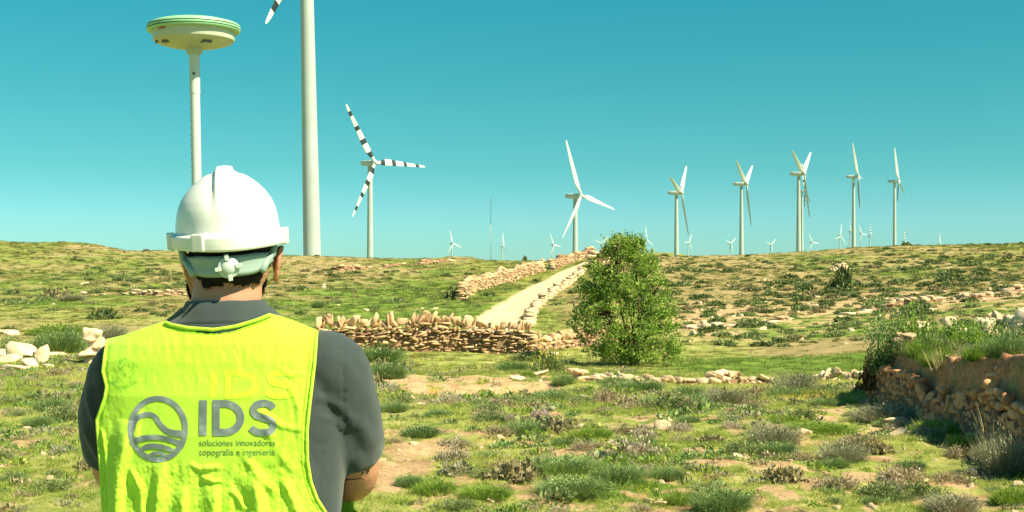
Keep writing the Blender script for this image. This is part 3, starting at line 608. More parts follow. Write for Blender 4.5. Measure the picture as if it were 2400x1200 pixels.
SEEN_L = {}
def describe(kind_words, w_, x_, y_, cuts, marks):
    size = 'tiny' if w_ < cuts[0] else 'small' if w_ < cuts[1] else 'medium' if w_ < cuts[2] else 'larger'
    best = sorted(marks, key=lambda m_: math.hypot((x_-m_[0].x)*1.0, (y_-m_[0].y)*.6))
    for m_ in best[:6]:
        dx, dy = x_-m_[0].x, (y_-m_[0].y)*.6
        for pr_ in ([('right of', 'left of')[dx < 0], ('behind', 'in front of')[dy < 0]] if abs(dx) > abs(dy) else [('behind', 'in front of')[dy < 0], ('right of', 'left of')[dx < 0]]):
            t_ = f'{size} {kind_words} {pr_} {m_[1]}'
            if t_ not in SEEN_L: SEEN_L[t_] = 1; return t_
    m_ = best[0]; t_ = f'{size} {kind_words} farther from {m_[1]}'
    k_ = 0
    while t_ in SEEN_L: k_ += 1; m_ = best[k_ % len(best)]; t_ = f'{size} {kind_words} '+['farther from', 'well away from'][k_ >= len(best)]+f' {m_[1]}'; 
    SEEN_L[t_] = 1; return t_
PROT = {}
def get_proto(kind, i):
    if (kind, i) not in PROT: PROT[(kind, i)] = proto(kind, kind, hash_(kind)+i)
    return PROT[(kind, i)]
def hash_(s_): return sum(ord(c)*(j+1) for j, c in enumerate(s_)) % 9973
CNT = [0]
def plant(u, Y, w, h, kind, label, name='shrub', cat='shrub', group=None, dmin=5, dmax=400, xy=None, sink=0.03, z=None):
    """a shrub whose foot stands on the ground seen at photo pixel (u, Y); w, h: size in photo pixels there (or metres with xy)"""
    HT = {'spiky': .9, 'brightspiky': .75, 'grey': .82, 'olive': .62, 'thyme': .42, 'paleth': .42, 'dark': .5, 'brown': .45, 'greenscrub': .4, 'dryherb': .85, 'leafy': .95, 'talleafy': 1.85}
    if xy is None:
        g_ = G(u, Y, dmin, dmax); W_ = w*g_.y/F; H_ = h*g_.y/F
    else: g_ = Vector((xy[0], xy[1], h1(*xy))); W_, H_ = w, h
    if z is not None: g_.z = z
    src = get_proto(kind, CNT[0] % 4); CNT[0] += 1
    o = bpy.data.objects.new(name, src.data); COL.objects.link(o)
    o.location = g_-Vector((0, 0, H_*sink)); o.rotation_euler = (0, 0, rng.random()*6.283); o.scale = (W_/2*1.02, W_/2*1.02, H_/HT[kind])
    return tag(o, label, cat, group)
# notable plants; foot row, width and height as seen in the photo
NP = [
 (145, 826, 105, 66, 'spiky', 'large round dark green bush between two heaps of rocks, beside the left shoulder', 18),
 (105, 826, 60, 40, 'grey', 'small grey twiggy shrub on the left flank of the large round dark green bush', 18),
 (262, 800, 66, 46, 'grey', 'round grey brown shrub just above the left shoulder of the vest', 20),
 (30, 822, 70, 28, 'olive', 'flat olive shrub behind the rock heap at the left edge', 18),
 (140, 785, 130, 34, 'brightspiky', 'yellow green feathery tuft just behind the large round dark bush on the left', 22),
 (905, 888, 92, 46, 'spiky', 'dark green feathery bush touching the right shoulder, on the rim of the soil bank', 18),
 (880, 845, 120, 42, 'spiky', 'broad green bush below the big stone wall next to the shoulder', 25),
 (880, 908, 46, 26, 'brown', 'brown withered clump at the left end of the soil bank', 18),
 (1200, 868, 66, 26, 'green', 'blue green bush on the rim of the soil bank, nearest the yellow flowering shrub', 18),
 (1288, 872, 66, 52, 'yellow', 'bushy shrub speckled with yellow flowers at the end of the long wall', 18),
 (1235, 884, 30, 22, 'brightspiky', 'small lime green tuft growing alone on the soil bank', 18),
 (1320, 903, 46, 30, 'spiky', 'small rounded grey green bush by the tip of the soil bank', 18),
 (1250, 843, 90, 22, 'olive', 'dark olive shrub sheltering at the foot of the long wall, right end', 25),
 (1070, 702, 44, 26, 'dark', 'dark bush at the lower end of the pinkish track wall', 40),
 (1500, 922, 100, 42, 'spiky', 'wide green bush in the grass in front of the leafy tree', 14),
 (1440, 905, 60, 26, 'greenlow', 'low blue green bush leaning against the wide bush before the leafy tree', 14),
 (1425, 945, 70, 30, 'thyme', 'dark brown cushion below the wide bush before the leafy tree', 14),
 (1570, 958, 110, 34, 'olive', 'spreading olive shrub just right of the wide green bush', 14),
 (1495, 952, 50, 20, 'paleth', 'pale mauve cushion tucked under the wide green bush', 14),
 (1700, 945, 100, 42, 'grey', 'grey green mound in front of the tumbled meadow wall', 14),
 (1865, 925, 95, 62, 'grey', 'tall grey twiggy bush interrupting the meadow wall, next to yellow flowers', 18),
 (1755, 958, 50, 20, 'thyme', 'small mauve cushion at the foot of the grey green mound', 14),
 (1230, 1018, 90, 34, 'spiky', 'round green tuft beside pink flowering cushions in the middle of the foreground', 9),
 (1385, 1030, 90, 38, 'brightspiky', 'soft light green tuft alone in the middle of the foreground', 9),
 (1270, 990, 46, 20, 'pink', 'cushion with pink blossom behind the round green tuft', 9),
 (1185, 992, 46, 20, 'paleth', 'mauve pink cushion left of the round green tuft', 9),
 (1055, 948, 74, 24, 'paleth', 'wide silvery cushion next to a spot of tall yellow flowers', 12),
 (1000, 950, 40, 16, 'thyme', 'little brown cushion under the tall yellow flowers', 12),
 (985, 1025, 80, 34, 'spiky', 'green tuft just above the bare patch beside the elbow', 9),
 (925, 965, 60, 26, 'spiky', 'green tuft brushing the sleeve at upper arm height', 9),
 (1320, 1105, 160, 42, 'spikyb', 'broad sprawling green bush in the central foreground', 7),
 (1340, 1158, 150, 50, 'spiky', 'biggest dark green bush near the bottom edge, in front of the sprawling bush', 7),
 (1450, 1130, 100, 50, 'spiky', 'dark upright bush joined to the right of the biggest foreground bush', 7),
 (1210, 1120, 110, 32, 'brown', 'brown dry cushion against the broad sprawling green bush', 7),
 (1140, 1165, 110, 36, 'brightspiky', 'green grassy tuft left of the biggest foreground bush', 7),
 (1020, 1160, 90, 50, 'brightspiky', 'tall fresh green tuft near the elbow, below the bare patch', 7),
 (1690, 1195, 130, 60, 'spiky', 'large leafy green bush on the bottom edge, right of centre', 6),
 (1600, 1180, 80, 40, 'brightspiky', 'light green grass clump hugging the large bush on the bottom edge', 6),
 (1480, 1065, 120, 34, 'paleth', 'long pinkish grey cushion in the centre right foreground', 8),
 (1470, 1020, 66, 22, 'thyme', 'dark mauve cushion behind the long pinkish grey one', 8),
 (1590, 1010, 60, 18, 'paleth', 'grey lilac cushion in open grass below the spreading olive shrub', 8),
 (1745, 1070, 90, 38, 'olive', 'olive and grey bush beside a white stone in the right foreground', 8),
 (1815, 1040, 110, 56, 'grey', 'twiggy grey bush left of the bright green patch', 9),
 (1925, 1012, 130, 30, 'vivid', 'bright emerald green patch of leaves in the right foreground', 9),
 (1975, 1078, 100, 52, 'grey', 'tangled grey green bush under the bright emerald patch', 8),
 (1880, 985, 60, 26, 'olive', 'grey green tuft just above the bright emerald patch', 10),
 (2080, 985, 150, 42, 'grey', 'dry lilac grey thicket at the foot of the eroded bank', 10),
 (2205, 1020, 110, 52, 'brightspiky', 'rounded fresh green bush against the reddish retaining wall', 9),
 (2265, 1050, 70, 46, 'brightspiky', 'second fresh green bush lower down the retaining wall, beside tall dry stalks', 8),
 (2350, 1105, 120, 100, 'grey', 'tall grey shrub with dry seed stalks below the bank at the right edge', 7),
 (2370, 1180, 90, 50, 'brightspiky', 'bright leafy weeds in the bottom right corner', 6),
 (2110, 1130, 100, 40, 'thyme', 'mauve grey mound in open grass at lower right', 7),
 (2060, 1165, 80, 36, 'olive', 'olive green mound at lower right, in front of the mauve grey one', 7),
 (2150, 1165, 90, 36, 'olive', 'pair partner olive mound closer to the right corner', 7),
 (2230, 1195, 120, 44, 'grey', 'flat grey heather like mound on the bottom edge at the right', 6),
 (1960, 1145, 90, 26, 'thyme', 'low mauve thyme mat left of the lower right mounds', 7),
 (1840, 1128, 90, 30, 'brown', 'brownish dry mat below the twiggy grey bush', 7),
 (2020, 1045, 90, 26, 'thyme', 'thin brown mat between the emerald patch and the bank', 8),
 (2300, 1075, 60, 26, 'brown', 'brown stubby tuft among bare soil below the retaining wall', 8),
 (150, 985, 70, 34, 'olive', 'grey green bush in the grass left of the sleeve', 9),
 (90, 1000, 60, 28, 'spiky', 'small green bush left of the grey green bush near the sleeve', 9),
 (210, 1100, 50, 22, 'brown', 'little brown tuft beside the bare patch at the left forearm', 8),
 (30, 1130, 50, 26, 'olive', 'olive tuft in the lower left corner', 7),
 (745, 722, 26, 22, 'spiky', 'tiny solitary green bush in the field right of the neck', 40),
 (130, 700, 60, 22, 'brown', 'dark brown scrubby clump left of the rubble line in the far field', 40),
 (170, 705, 60, 16, 'grey', 'greyish scrubby clump beside the dark brown clump in the far field', 40),
 (245, 748, 60, 20, 'dark', 'dark green creeping bush in the field above the left shoulder', 30),
 (1975, 680, 40, 44, 'dark', 'lone upright dark bush on the bare right hillside below a cairn', 40),
 (1948, 682, 24, 14, 'dark', 'small dark tuft at the foot of the lone upright hillside bush', 40),
 (1230, 610, 10, 9, 'dark', 'tiny dark bush on the skyline between two distant wind turbines', 80),
 (2125, 574, 22, 7, 'dark', 'flat dark bush on the right skyline beside the last big turbine', 80),
]
for (u_, Y_, w_, h_, kd, lb, dm) in NP:
    kd2 = {'green': 'spiky', 'greenlow': 'spiky', 'spikyb': 'spiky', 'pink': 'paleth', 'yellow': 'olive', 'vivid': 'brightspiky'}.get(kd, kd)
    ob = plant(u_, Y_, w_*1.12, h_*1.1, kd2, lb, dmin=dm)
    if kd == 'yellow':
        r = np.random.default_rng(5); V_, Q_, T_, t_ = cushion(260, 0.95, 0.62, 0.05, r, spike=.6, inner=.85); mesh('blossom', V_, Q_, M['yellow_flower'], {'tint': t_}, parent=ob)
    if kd == 'pink':
        r = np.random.default_rng(6); V_, Q_, T_, t_ = cushion(500, 0.9, 0.44, 0.08, r, spike=.5, inner=.8); mesh('blossom', V_, Q_, M['pink_flower'], {'tint': t_}, parent=ob)
# plants on top of the bank
for (x_, y_, w_, h_, kd, lb) in [
 (5.47, 17.60, .70, .55, 'leafy', 'leafy dark green bush hanging over the far end of the eroded bank'),
 (4.86, 17.15, .46, .66, 'rd', 'reddish brown leafed bush on the outer corner of the eroded bank'),
 (4.98, 17.05, .56, .80, 'talleafy', 'dark green bush drooping down the corner of the eroded bank to the meadow'),
 (5.77, 16.90, .8, .42, 'leafy', 'bright yellow green leafy bush above the stone pillar'),
 (5.82, 16.00, .7, .36, 'leafy', 'dark green bush on top of the bank between the stone pillar and the soil lip'),
 (6.52, 17.00, .8, .42, 'olive', 'blue green bush on the bank top behind the two upright stones'),
 (6.92, 16.20, .8, .36, 'spiky', 'broad dark bush in the middle of the bank top'),
 (7.32, 18.60, .9, .45, 'grey', 'dark grey bush under the leaning cream slabs on the bank top'),
 (7.82, 17.60, .8, .45, 'grey', 'grey stemmed bush under the cream slabs close to the right edge'),
 (5.72, 14.80, .5, .26, 'brightspiky', 'light green grass tuft on the soil lip of the bank'),
 (6.02, 13.80, .6, .28, 'brightspiky', 'pale straw green grass on the lip of the bank near the right edge'),
 (5.52, 12.90, .5, .26, 'brightspiky', 'yellow green tuft on the very edge of the soil lip'),
 (5.37, 15.60, .4, .25, 'dryherb', 'tuft of dry golden grass spilling over the bank beside the pillar'),
 (6.52, 14.90, .7, .28, 'olive', 'olive ground shrub on the bank top near the right edge')]:
    if kd == 'rd':
        r = np.random.default_rng(9); mb = MB()
        for aa in (blades(160, .5, 1.05, .7, .012, r, bend=.1),): mb.add(*aa)
        V_, Q_, T_, t_ = cushion(1300, .85, .8, .12, r, spike=.4); mb.add(V_, Q_, None, t_)
        o_ = mb.build('shrub', M['red_leaf'], label=lb, cat='shrub'); o_.location = (x_, y_, h1(x_, y_)-.1); o_.scale = (w_/2, w_/2, h_*.75); o_.location.z += .32
    else: plant(0, 0, w_, h_, 'spiky' if kd == 'spikyg' else kd, lb, xy=(x_, y_), sink=.1)
for i in range(16):
    y_ = rng.uniform(8.8, 16.8); x_ = bx(y_)+rng.uniform(.16, .34); kd = ['olive', 'brightspiky', 'dryherb', 'spiky', 'grey', 'brightspiky'][i % 6]; w_ = rng.uniform(.2, .5)
    plant(0, 0, w_, w_*.7, kd, describe({'olive': 'olive sprig', 'brightspiky': 'light green tuft', 'dryherb': 'dry golden tuft', 'spiky': 'dark green bush', 'grey': 'grey twiggy sprig'}[kd]+' on the lip', w_, x_, y_, (.26, .34, .42),
          [(Vector((bx(16.8), 16.8, 0)), 'the stone corner'), (Vector((bx(15.2), 15.2, 0)), 'the rounded green bush'), (Vector((bx(13.2), 13.2, 0)), 'the pair of dry stalks'), (Vector((bx(11.5), 11.5, 0)), 'the sheaf of seed stalks'), (Vector((bx(9.5), 9.5, 0)), 'the right border')]),
          group='plants hanging over the bank lip', xy=(x_, y_), sink=.12)
for (u_, Y_, w_, h_, lb) in [(2130, 985, 26, 90, 'two tall dry stalks rising in front of the retaining wall'), (2345, 1075, 110, 150, 'sheaf of tall dry seed stalks above the grey shrub at the right edge')]:
    g_ = G(u_, Y_, 7, 15); r = np.random.default_rng(u_); s_ = g_.y/F
    mb = MB(); n_ = 3 if w_ < 50 else 16
    mb.add(*blades(n_, w_*s_*.5, h_*s_, .3, .010, r, bend=.1, tint=(.6, .2), segs=3)); tag(mb.build('dry_stalks', M['reed']), lb, 'dry grass').location = g_
# small scattered cushions of the foreground
n_s = 0
x, y, u = frustum_pts(900, 8.6, 27, 1.15, 0.03)
LMK = [(145, 826, 'the large round dark bush by the left shoulder'), (905, 888, 'the feathery bush touching the right shoulder'), (1060, 890, 'the peach soil bank'), (1320, 903, 'the tip of the soil bank'), (1500, 922, 'the wide bush before the leafy tree'),
       (1700, 945, 'the grey green mound by the meadow wall'), (1865, 925, 'the tall twiggy bush in the meadow wall'), (1230, 1018, 'the round central green tuft'), (1385, 1030, 'the soft light green central tuft'), (1055, 948, 'the silvery cushion with tall yellow flowers'),
       (1010, 1060, 'the bare patch beside the elbow'), (1320, 1105, 'the broad sprawling central bush'), (1340, 1158, 'the biggest dark bush at the bottom'), (1690, 1195, 'the large leafy bush on the bottom edge'), (1480, 1065, 'the long pinkish grey cushion'), (1730, 1078, 'the white rounded stone'),
       (1815, 1040, 'the twiggy bush left of the emerald patch'), (1925, 1012, 'the emerald green patch'), (1975, 1078, 'the tangled bush under the emerald patch'), (2080, 985, 'the dry lilac thicket under the bank'), (2205, 1020, 'the rounded fresh green bush by the retaining wall'),
       (2350, 1105, 'the tall grey shrub with seed stalks'), (2110, 1130, 'the mauve grey mound at lower right'), (160, 1130, 'the bare patch at the left forearm'), (90, 1000, 'the small green bush in the left grass'), (1960, 1145, 'the thyme mat at lower right')]
LMK = [(G(a_, b_, 6, 60), c_) for a_, b_, c_ in LMK]
zone_lab = {'thyme': 'mauve brown cushion', 'olive': 'olive cushion', 'paleth': 'pale lilac cushion', 'spiky': 'green tuft', 'brown': 'dead brown tuft'}
placed = []
for x_, y_ in zip(x, y):
    if n_s >= 190: break
    uu = CX+F*x_/y_; YY = EY-(h1(x_, y_)-HC)*F/y_
    if 180 < uu < 905 and YY < 1250 : continue
    if poly_sdf(np.array([x_]), np.array([y_]), PLAT)[0] > -.25 or (y_ > 24 and 860 < uu < 1330) or (uu > 1560 and y_ > 24): continue
    if lookup(np.array([x_]), np.array([y_]), soil)[0] > .55: continue
    if any((x_-a)**2+(y_-b)**2 < (0.16*y_/12)**2 for a, b in placed): continue
    placed.append((x_, y_)); kd = ['thyme', 'paleth', 'olive', 'spiky', 'brown', 'spiky', 'thyme', 'olive'][rng.integers(0, 8)]
    w_ = rng.uniform(.12, .40)*min(1.5, y_/13); plant(0, 0, w_, w_*rng.uniform(.22, .36)*(1.5 if kd == 'spiky' else 1), kd, describe(zone_lab[kd], w_, x_, y_, (.19, .27, .36), LMK), group={'thyme': 'thyme cushions', 'olive': 'olive cushions', 'paleth': 'pale lilac cushions', 'spiky': 'green tufts', 'brown': 'dead tufts'}[kd]+' in the foreground', xy=(x_, y_), name='cushion_plant' if kd != 'spiky' else 'shrub'); n_s += 1
# hillside scrub: the largest as things, the rest as one cover
x, y, u = frustum_pts(7600, 44, 150, 1.0, 0.03); so, gn, he = lookup(x, y, soil), lookup(x, y, green), lookup(x, y, heath)
cl_ = fbm(x*.09, y*.09, 41, 3)
k = (rng.random(len(x)) < np.clip(.34+.9*cl_+.30*he+.35*so+.5*((y > 45) & (y < 58) & (u > 1640) & (u < 2200)), .03, .95)*np.where(u > 1500, 1.0, .75)) & ~road_mask(x, y) & ~((u < 1240) & (y < 50)) & ~((u < 1520) & (y < 47)) & ~((u > 1500) & (u < 2100) & (y < 46))
x, y, u, he, gn = x[k], y[k], u[k], he[k], gn[k]
siz = np.minimum(rng.lognormal(-.60, .48, len(x)), 1.4)*np.where(u > 1500, 1.0, .8)*np.clip(y/90, .6, 1.0)*np.where(y > 125, .65, 1); app = siz/y; order = np.argsort(-app)
kinds = np.where(rng.random(len(x)) < .08+.14*he, 1, np.where(gn > .5, 2, np.where(rng.random(len(x)) < .45, 2, 0)))
top = order[:130]; rest = order[130:]
HMK = [(G(a_, b_, 40, 160), c_) for a_, b_, c_ in [(1972, 636, 'the hillside cairn'), (1975, 680, 'the lone upright hillside bush'), (2130, 716, 'the ridge of white stones'), (2330, 694, 'the upper end of the white ridge'), (1700, 765, 'the bleached ledge beside the leafy tree'), (1600, 620, 'the skyline by the lowest turbine'), (1745, 640, 'the foot of the second turbine'), (1880, 610, 'the foot of the third turbine'), (2010, 600, 'the foot of the tallest turbine'),
       (2105, 590, 'the foot of the last big turbine'), (2350, 600, 'the right end of the skyline'), (2250, 650, 'the brown slope under the right skyline'), (1070, 702, 'the dark bush at the track wall'), (1180, 660, 'the pinkish track wall'), (900, 625, 'the broken terrace under the skyline'), (745, 722, 'the tiny solitary bush right of the neck'), (320, 692, 'the thin rubble line on the left'), (130, 700, 'the scrubby clump on the far left'),
       (60, 600, 'the mound on the left skyline'), (245, 748, 'the creeping bush above the left shoulder'), (1330, 700, 'the crooked wall by the track'), (1000, 740, 'the long wall with upright slabs')]]
for i in top:
    kd = ['dark', 'brown', 'greenscrub'][kinds[i]]; side = 'right hillside' if u[i] > 1500 else 'fields left of the track'
    kw = {'dark': 'dark green scrub', 'brown': 'brown heather', 'greenscrub': 'low green bush'}[kd]; lb = describe(kw, siz[i], x[i], y[i], (.55, .75, .95), HMK)
    plant(0, 0, siz[i], siz[i]*.24, kd, lb, xy=(x[i], y[i]), group=kw+' on the '+side)
pr = [get_proto('dark', i) for i in (0, 1)]+[get_proto('brown', i) for i in (0, 1)]+[get_proto('greenscrub', i) for i in (0, 1)]
pr = [bpy.data.objects.new('k', p.data) for p in pr]
scatter('hillside_scrub', np.stack([x[rest], y[rest], H(x[rest], y[rest])-.03], 1), siz[rest]*.5, pr, kinds[rest]*2+rng.integers(0, 2, len(rest)), 'countless small scrub tufts speckling the far hillsides', cat='scrub')
# bleached stones on the bare slope
x, y, u = frustum_pts(1500, 40, 110, 1.2, .03); so = lookup(x, y, soil); k = ((rng.random(len(x)) < so*.8+.04) & (u > 1500)) | ((rng.random(len(x)) < .09) & (y > 70)); x, y = x[k], y[k]
k = ~road_mask(x, y); x, y = x[k], y[k]
scatter('slope_stones', np.stack([x, y, H(x, y)], 1), rng.lognormal(-1.6, .5, len(x)), [proto('p', 'pebble', 90+i) for i in range(4)], None, 'bleached stones strewn over the bare slopes', cat='stones')

# ------------------------------------------------------------ rocks that stand out
for i, (u_, Y_, w_, h_, lb) in enumerate([
 (55, 838, 60, 38, 'biggest rounded rock on top of the heap at the left edge'), (95, 850, 34, 44, 'upright rock leaning on the right of the left edge heap'), (20, 850, 50, 26, 'flat rock at the left edge, touching the frame'),
 (72, 862, 46, 24, 'low rock at the front of the left edge heap'), (30, 868, 60, 20, 'flattest slab at the very front of the left edge heap'), (8, 832, 30, 22, 'small rock at the back of the left edge heap'),
 (110, 866, 28, 18, 'small block ending the left edge heap on the side of the man'), (130, 832, 60, 10, 'thin ledge stone peeping out under the large dark bush'), (60, 778, 40, 8, 'long thin pale slab behind the large dark bush'), (22, 784, 50, 14, 'pale ledge of rock behind the flat olive shrub')]):
    boulder(u_, Y_, w_, h_, lb, dmin=18)
hp = G(215, 852, 18)
for i, (du, dz, w_, h_, lb) in enumerate([(2, 0.0, 34, 26, 'lowest white rock of the stack beside the sleeve'), (-4, .20, 44, 24, 'broad rock in the middle of the stack beside the sleeve'), (26, .18, 40, 18, 'wedge shaped rock sticking out of the stack towards the shoulder'), (8, .40, 34, 26, 'upper middle rock of the stack beside the sleeve'), (0, .58, 42, 28, 'topmost rock crowning the stack beside the sleeve'), (28, -.02, 26, 16, 'small rock half hidden by the sleeve at the foot of the stack')]):
    s_ = hp.y/F; v, f = rock((w_*s_, w_*s_*.8, h_*s_), base=ICO3, box=.7, rough=.16)
    mesh('boulder', v, f, M['stone_pale'], {'tint': np.full(len(v), rng.uniform(.5, .85))}, label=lb, cat='rock').location = hp+Vector((du*s_, rng.normal(0, .05), dz*1.0+h_*s_*.3))
boulder(1290, 835, 50, 12, 'flat slab fallen at the right end of the long wall', 'stone', 25)
for (u_, Y_, w_, h_, lb) in [(1730, 1078, 44, 20, 'white rounded stone beside the olive and grey bush'), (1885, 1020, 36, 18, 'pale stone at the left end of the bright emerald patch'), (2105, 1000, 70, 22, 'long pale slab by the dry thicket under the bank'), (2100, 1020, 40, 10, 'flat chip just below the long pale slab'),
 (2274, 1112, 34, 18, 'angular pale stone near the tall grey shrub'), (2390, 1100, 46, 34, 'big cream rock at the right border below the bank'), (2170, 1128, 26, 10, 'small oval stone in open grass left of the angular one'), (2285, 1035, 40, 14, 'peach stone resting under the second fresh green bush'),
 (1560, 985, 40, 8, 'thin flat stone in the grass below the spreading olive shrub'), (1930, 1075, 26, 9, 'small stone left of the tangled grey green bush'), (1150, 1178, 24, 8, 'small stone on the bottom edge soil, left'), (1520, 1180, 30, 12, 'small tan stone near the bottom edge, left of the large bush'),
 (1545, 1186, 26, 12, 'small tan stone nearest the large bush on the bottom edge'), (1790, 1130, 36, 10, 'flat cream stone below the twiggy grey bush'), (2030, 970, 34, 10, 'flat stone at the end of the pale edging stones'), (1255, 880, 60, 10, 'layered slab on the right part of the soil bank'), (1215, 890, 50, 8, 'thin slab low on the soil bank')]:
    boulder(u_, Y_, w_, h_, lb, dmin=6)
for (x_, y_, w_, h_, lb) in [(6.15, 17.4, .20, .26, 'upright cream stone on the bank top, the taller of two'), (6.45, 17.3, .24, .22, 'squat cream stone on the bank top, beside its taller twin'), (7.85, 21.5, .34, .20, 'large cream slab heap at the left end of the upper wall'), (7.45, 21.8, .25, .22, 'upright cream slab left of the large slab heap'),
                             (6.9, 21.5, .3, .12, 'flat whitish stone on the bank top behind the bushes')]:
    v, f = rock((w_, w_*.7, h_), base=ICO3, box=.75, rough=.18); mesh('boulder', v, f, M['stone_pale'], {'tint': np.full(len(v), .8)}, label=lb, cat='rock').location = (x_, y_, h1(x_, y_)+h_*.35+.12)
g_ = G(1972, 636, 60); root = empty('cairn', g_, kind='thing', label='small heap of cream stones standing on the right hillside above the lone upright bush', cat='cairn'); mb = MB()
for i in range(60):
    a_ = rng.random()*6.28; q = rng.random()**.6; zz = (1-q)*.75*rng.uniform(.6, 1); v, f = rock((.42, .36, .26), base=ICO1); mb.add(v@rotm(rng.random()*3, .2, .2).T+[q*math.cos(a_)*.95, q*math.sin(a_)*.8, zz+.06], T=f, a=rng.uniform(.4, .9))
mb.build('stones', M['stone_pale'], root)

# ------------------------------------------------------------ the leafy tree
def tube(pts, rad, ns=8, cap=True, mb=None, a=.5):
    pts = np.asarray(pts, float); rad = np.broadcast_to(rad, (len(pts),)).astype(float); V = []; n = len(pts)
    T = np.gradient(pts, axis=0); T /= np.maximum(1e-9, np.linalg.norm(T, axis=1, keepdims=True))
    ref = np.array([0, 0, 1.]) if abs(T[0, 2]) < .9 else np.array([1., 0, 0]); N_ = np.cross(T[0], ref); N_ /= np.linalg.norm(N_)
    an = np.arange(ns)/ns*2*math.pi
    for i in range(n):
        N_ = N_-T[i]*np.dot(N_, T[i]); N_ /= max(1e-9, np.linalg.norm(N_)); B_ = np.cross(T[i], N_)
        V.append(pts[i]+rad[i]*(np.cos(an)[:, None]*N_+np.sin(an)[:, None]*B_))
    V = np.vstack(V); Q_ = grid_faces(n, ns, True); T_ = []
    if cap:
        V = np.vstack([V, pts[0]-T[0]*rad[0]*.6, pts[-1]+T[-1]*rad[-1]*.6]); b = n*ns
        T_ = [[b, (i+1) % ns, i] for i in range(ns)]+[[b+1, (n-1)*ns+i, (n-1)*ns+(i+1) % ns] for i in range(ns)]
    if mb is not None: mb.add(V, Q_, T_ if cap else None, a); return
    return V, Q_, (np.array(T_) if cap else None)
tg = G(1484, 858, 30, 60); ts = tg.y/F
tree = empty('leafy_tree', tg, label='tall bushy green tree in full leaf standing alone beside the gravel track', cat='tree')
r = np.random.default_rng(11)
# outline of the crown as seen: rows of (height px above foot, left, right) about the trunk
OUT = [(0, -60, 105), (25, -100, 116), (50, -120, 118), (80, -145, 112), (110, -140, 105), (150, -122, 88), (190, -114, 72), (225, -100, 58), (250, -82, 42), (275, -56, 22), (300, -24, 5)]
oh = [o_[0] for o_ in OUT]; cl_c = []
tr = MB(); tl = MB(); stems = []
for i in range(9):
    hh = r.uniform(170, 292); l_, r_ = np.interp(hh, oh, [o_[1] for o_ in OUT]), np.interp(hh, oh, [o_[2] for o_ in OUT])
    ex = l_+(r_-l_)*((i+.5)/9); ey = r.normal(0, 30); k_ = np.linspace(0, 1, 8)[:, None]
    p = np.array([[r.normal(0, 6), r.normal(0, 6), -8]])*(1-k_)+np.array([[ex, ey, hh-14]])*k_; p[:, 0] += 14*np.sin(k_[:, 0]*3+i)*k_[:, 0]; p[:, 1] += 8*np.cos(k_[:, 0]*4+i)*k_[:, 0]
    p *= ts; tube(p, np.linspace(.055, .008, 8), 6, mb=tr); stems.append(p)
def near_stem(c_):
    best = None
    for p in stems:
        q = p[2:]; i = int(np.argmin(np.linalg.norm(q-c_-[0, 0, -.3], axis=1))); dd = np.linalg.norm(q[i]-c_)
        if best is None or dd < best[0]: best = (dd, q[i])
    return best[1]
LV = []; 
for i in range(470):
    hh = r.uniform(0, 1)**1.15*292+2; l_, r_ = np.interp(hh, oh, [o_[1] for o_ in OUT]), np.interp(hh, oh, [o_[2] for o_ in OUT]); mid, hw = (l_+r_)/2, (r_-l_)/2
    a_ = r.random()*6.28; q = r.uniform(.25, 1)**.55; c_ = np.array([mid+hw*q*math.cos(a_), hw*.85*q*math.sin(a_), hh+8])*ts
    edge = q > .85
    e = near_stem(c_); kk = np.linspace(0, 1, 4)[:, None]; tube(e*(1-kk)+c_*kk+[[0, 0, 0], [0, 0, .05], [0, 0, .04], [0, 0, 0]], np.linspace(.016, .004, 4), 4, mb=tl, cap=False)
    n_ = int(r.uniform(34, 80)); rad = r.uniform(.13, .27)
    p = r.normal(0, 1, (n_, 3)); p /= np.linalg.norm(p, axis=1, keepdims=True); p *= (rad*r.uniform(.3, 1.05, n_)**.6)[:, None]*[1.15, 1.15, .85]; LV.append((c_+p, p, np.clip(r.normal(.50, .18), 0, 1)+r.normal(0, .17, n_)))
for i in range(40):   # loose leading shoots that break the outline
    hh = r.uniform(30, 300); l_, r_ = np.interp(hh, oh, [o_[1] for o_ in OUT]), np.interp(hh, oh, [o_[2] for o_ in OUT]); sd = -1 if r.random() < .5 else 1
    b_ = np.array([(l_ if sd < 0 else r_)*.92, r.normal(0, 25), hh])*ts; dv = np.array([sd*r.uniform(.2, .9), r.normal(0, .4), r.uniform(.3, 1)]); dv /= np.linalg.norm(dv); Ls = r.uniform(.2, .5)
    kk = np.linspace(0, 1, 4)[:, None]; tube(b_+dv*Ls*kk, np.linspace(.008, .003, 4), 4, mb=tl, cap=False); n_ = 26
    p = b_+dv*Ls*r.random(n_)[:, None]+r.normal(0, .045, (n_, 3)); LV.append((p, np.tile(dv, (n_, 1))*.1, r.normal(.55, .18, n_)))
P_ = np.vstack([a[0] for a in LV]); D_ = np.vstack([a[1] for a in LV]); tv = np.clip(np.concatenate([a[2] for a in LV]), 0, 1); n_ = len(P_)
up = D_/np.maximum(1e-6, np.linalg.norm(D_, axis=1, keepdims=True))*.8+r.normal(0, .6, (n_, 3))+[0, 0, .25]; up /= np.linalg.norm(up, axis=1, keepdims=True)
sd = np.cross(up, r.normal(0, 1, (n_, 3))); sd /= np.linalg.norm(sd, axis=1, keepdims=True); ll = r.uniform(.045, .085, n_)[:, None]
V_ = np.stack([P_-up*ll*.5, P_-sd*ll*.32, P_+up*ll*.6, P_+sd*ll*.32], 1).reshape(-1, 3); k = np.repeat(P_[:, 2] > 0.02, 4)
mesh('crown', V_, np.arange(n_)[:, None]*4+np.array([[0, 1, 2, 3]]), M['tree_leaf'], {'tint': np.repeat(tv, 4)}, parent=tree)
tr.build('trunk', M['bark'], tree, smooth=True); tl.build('twigs', M['bark'], tree)

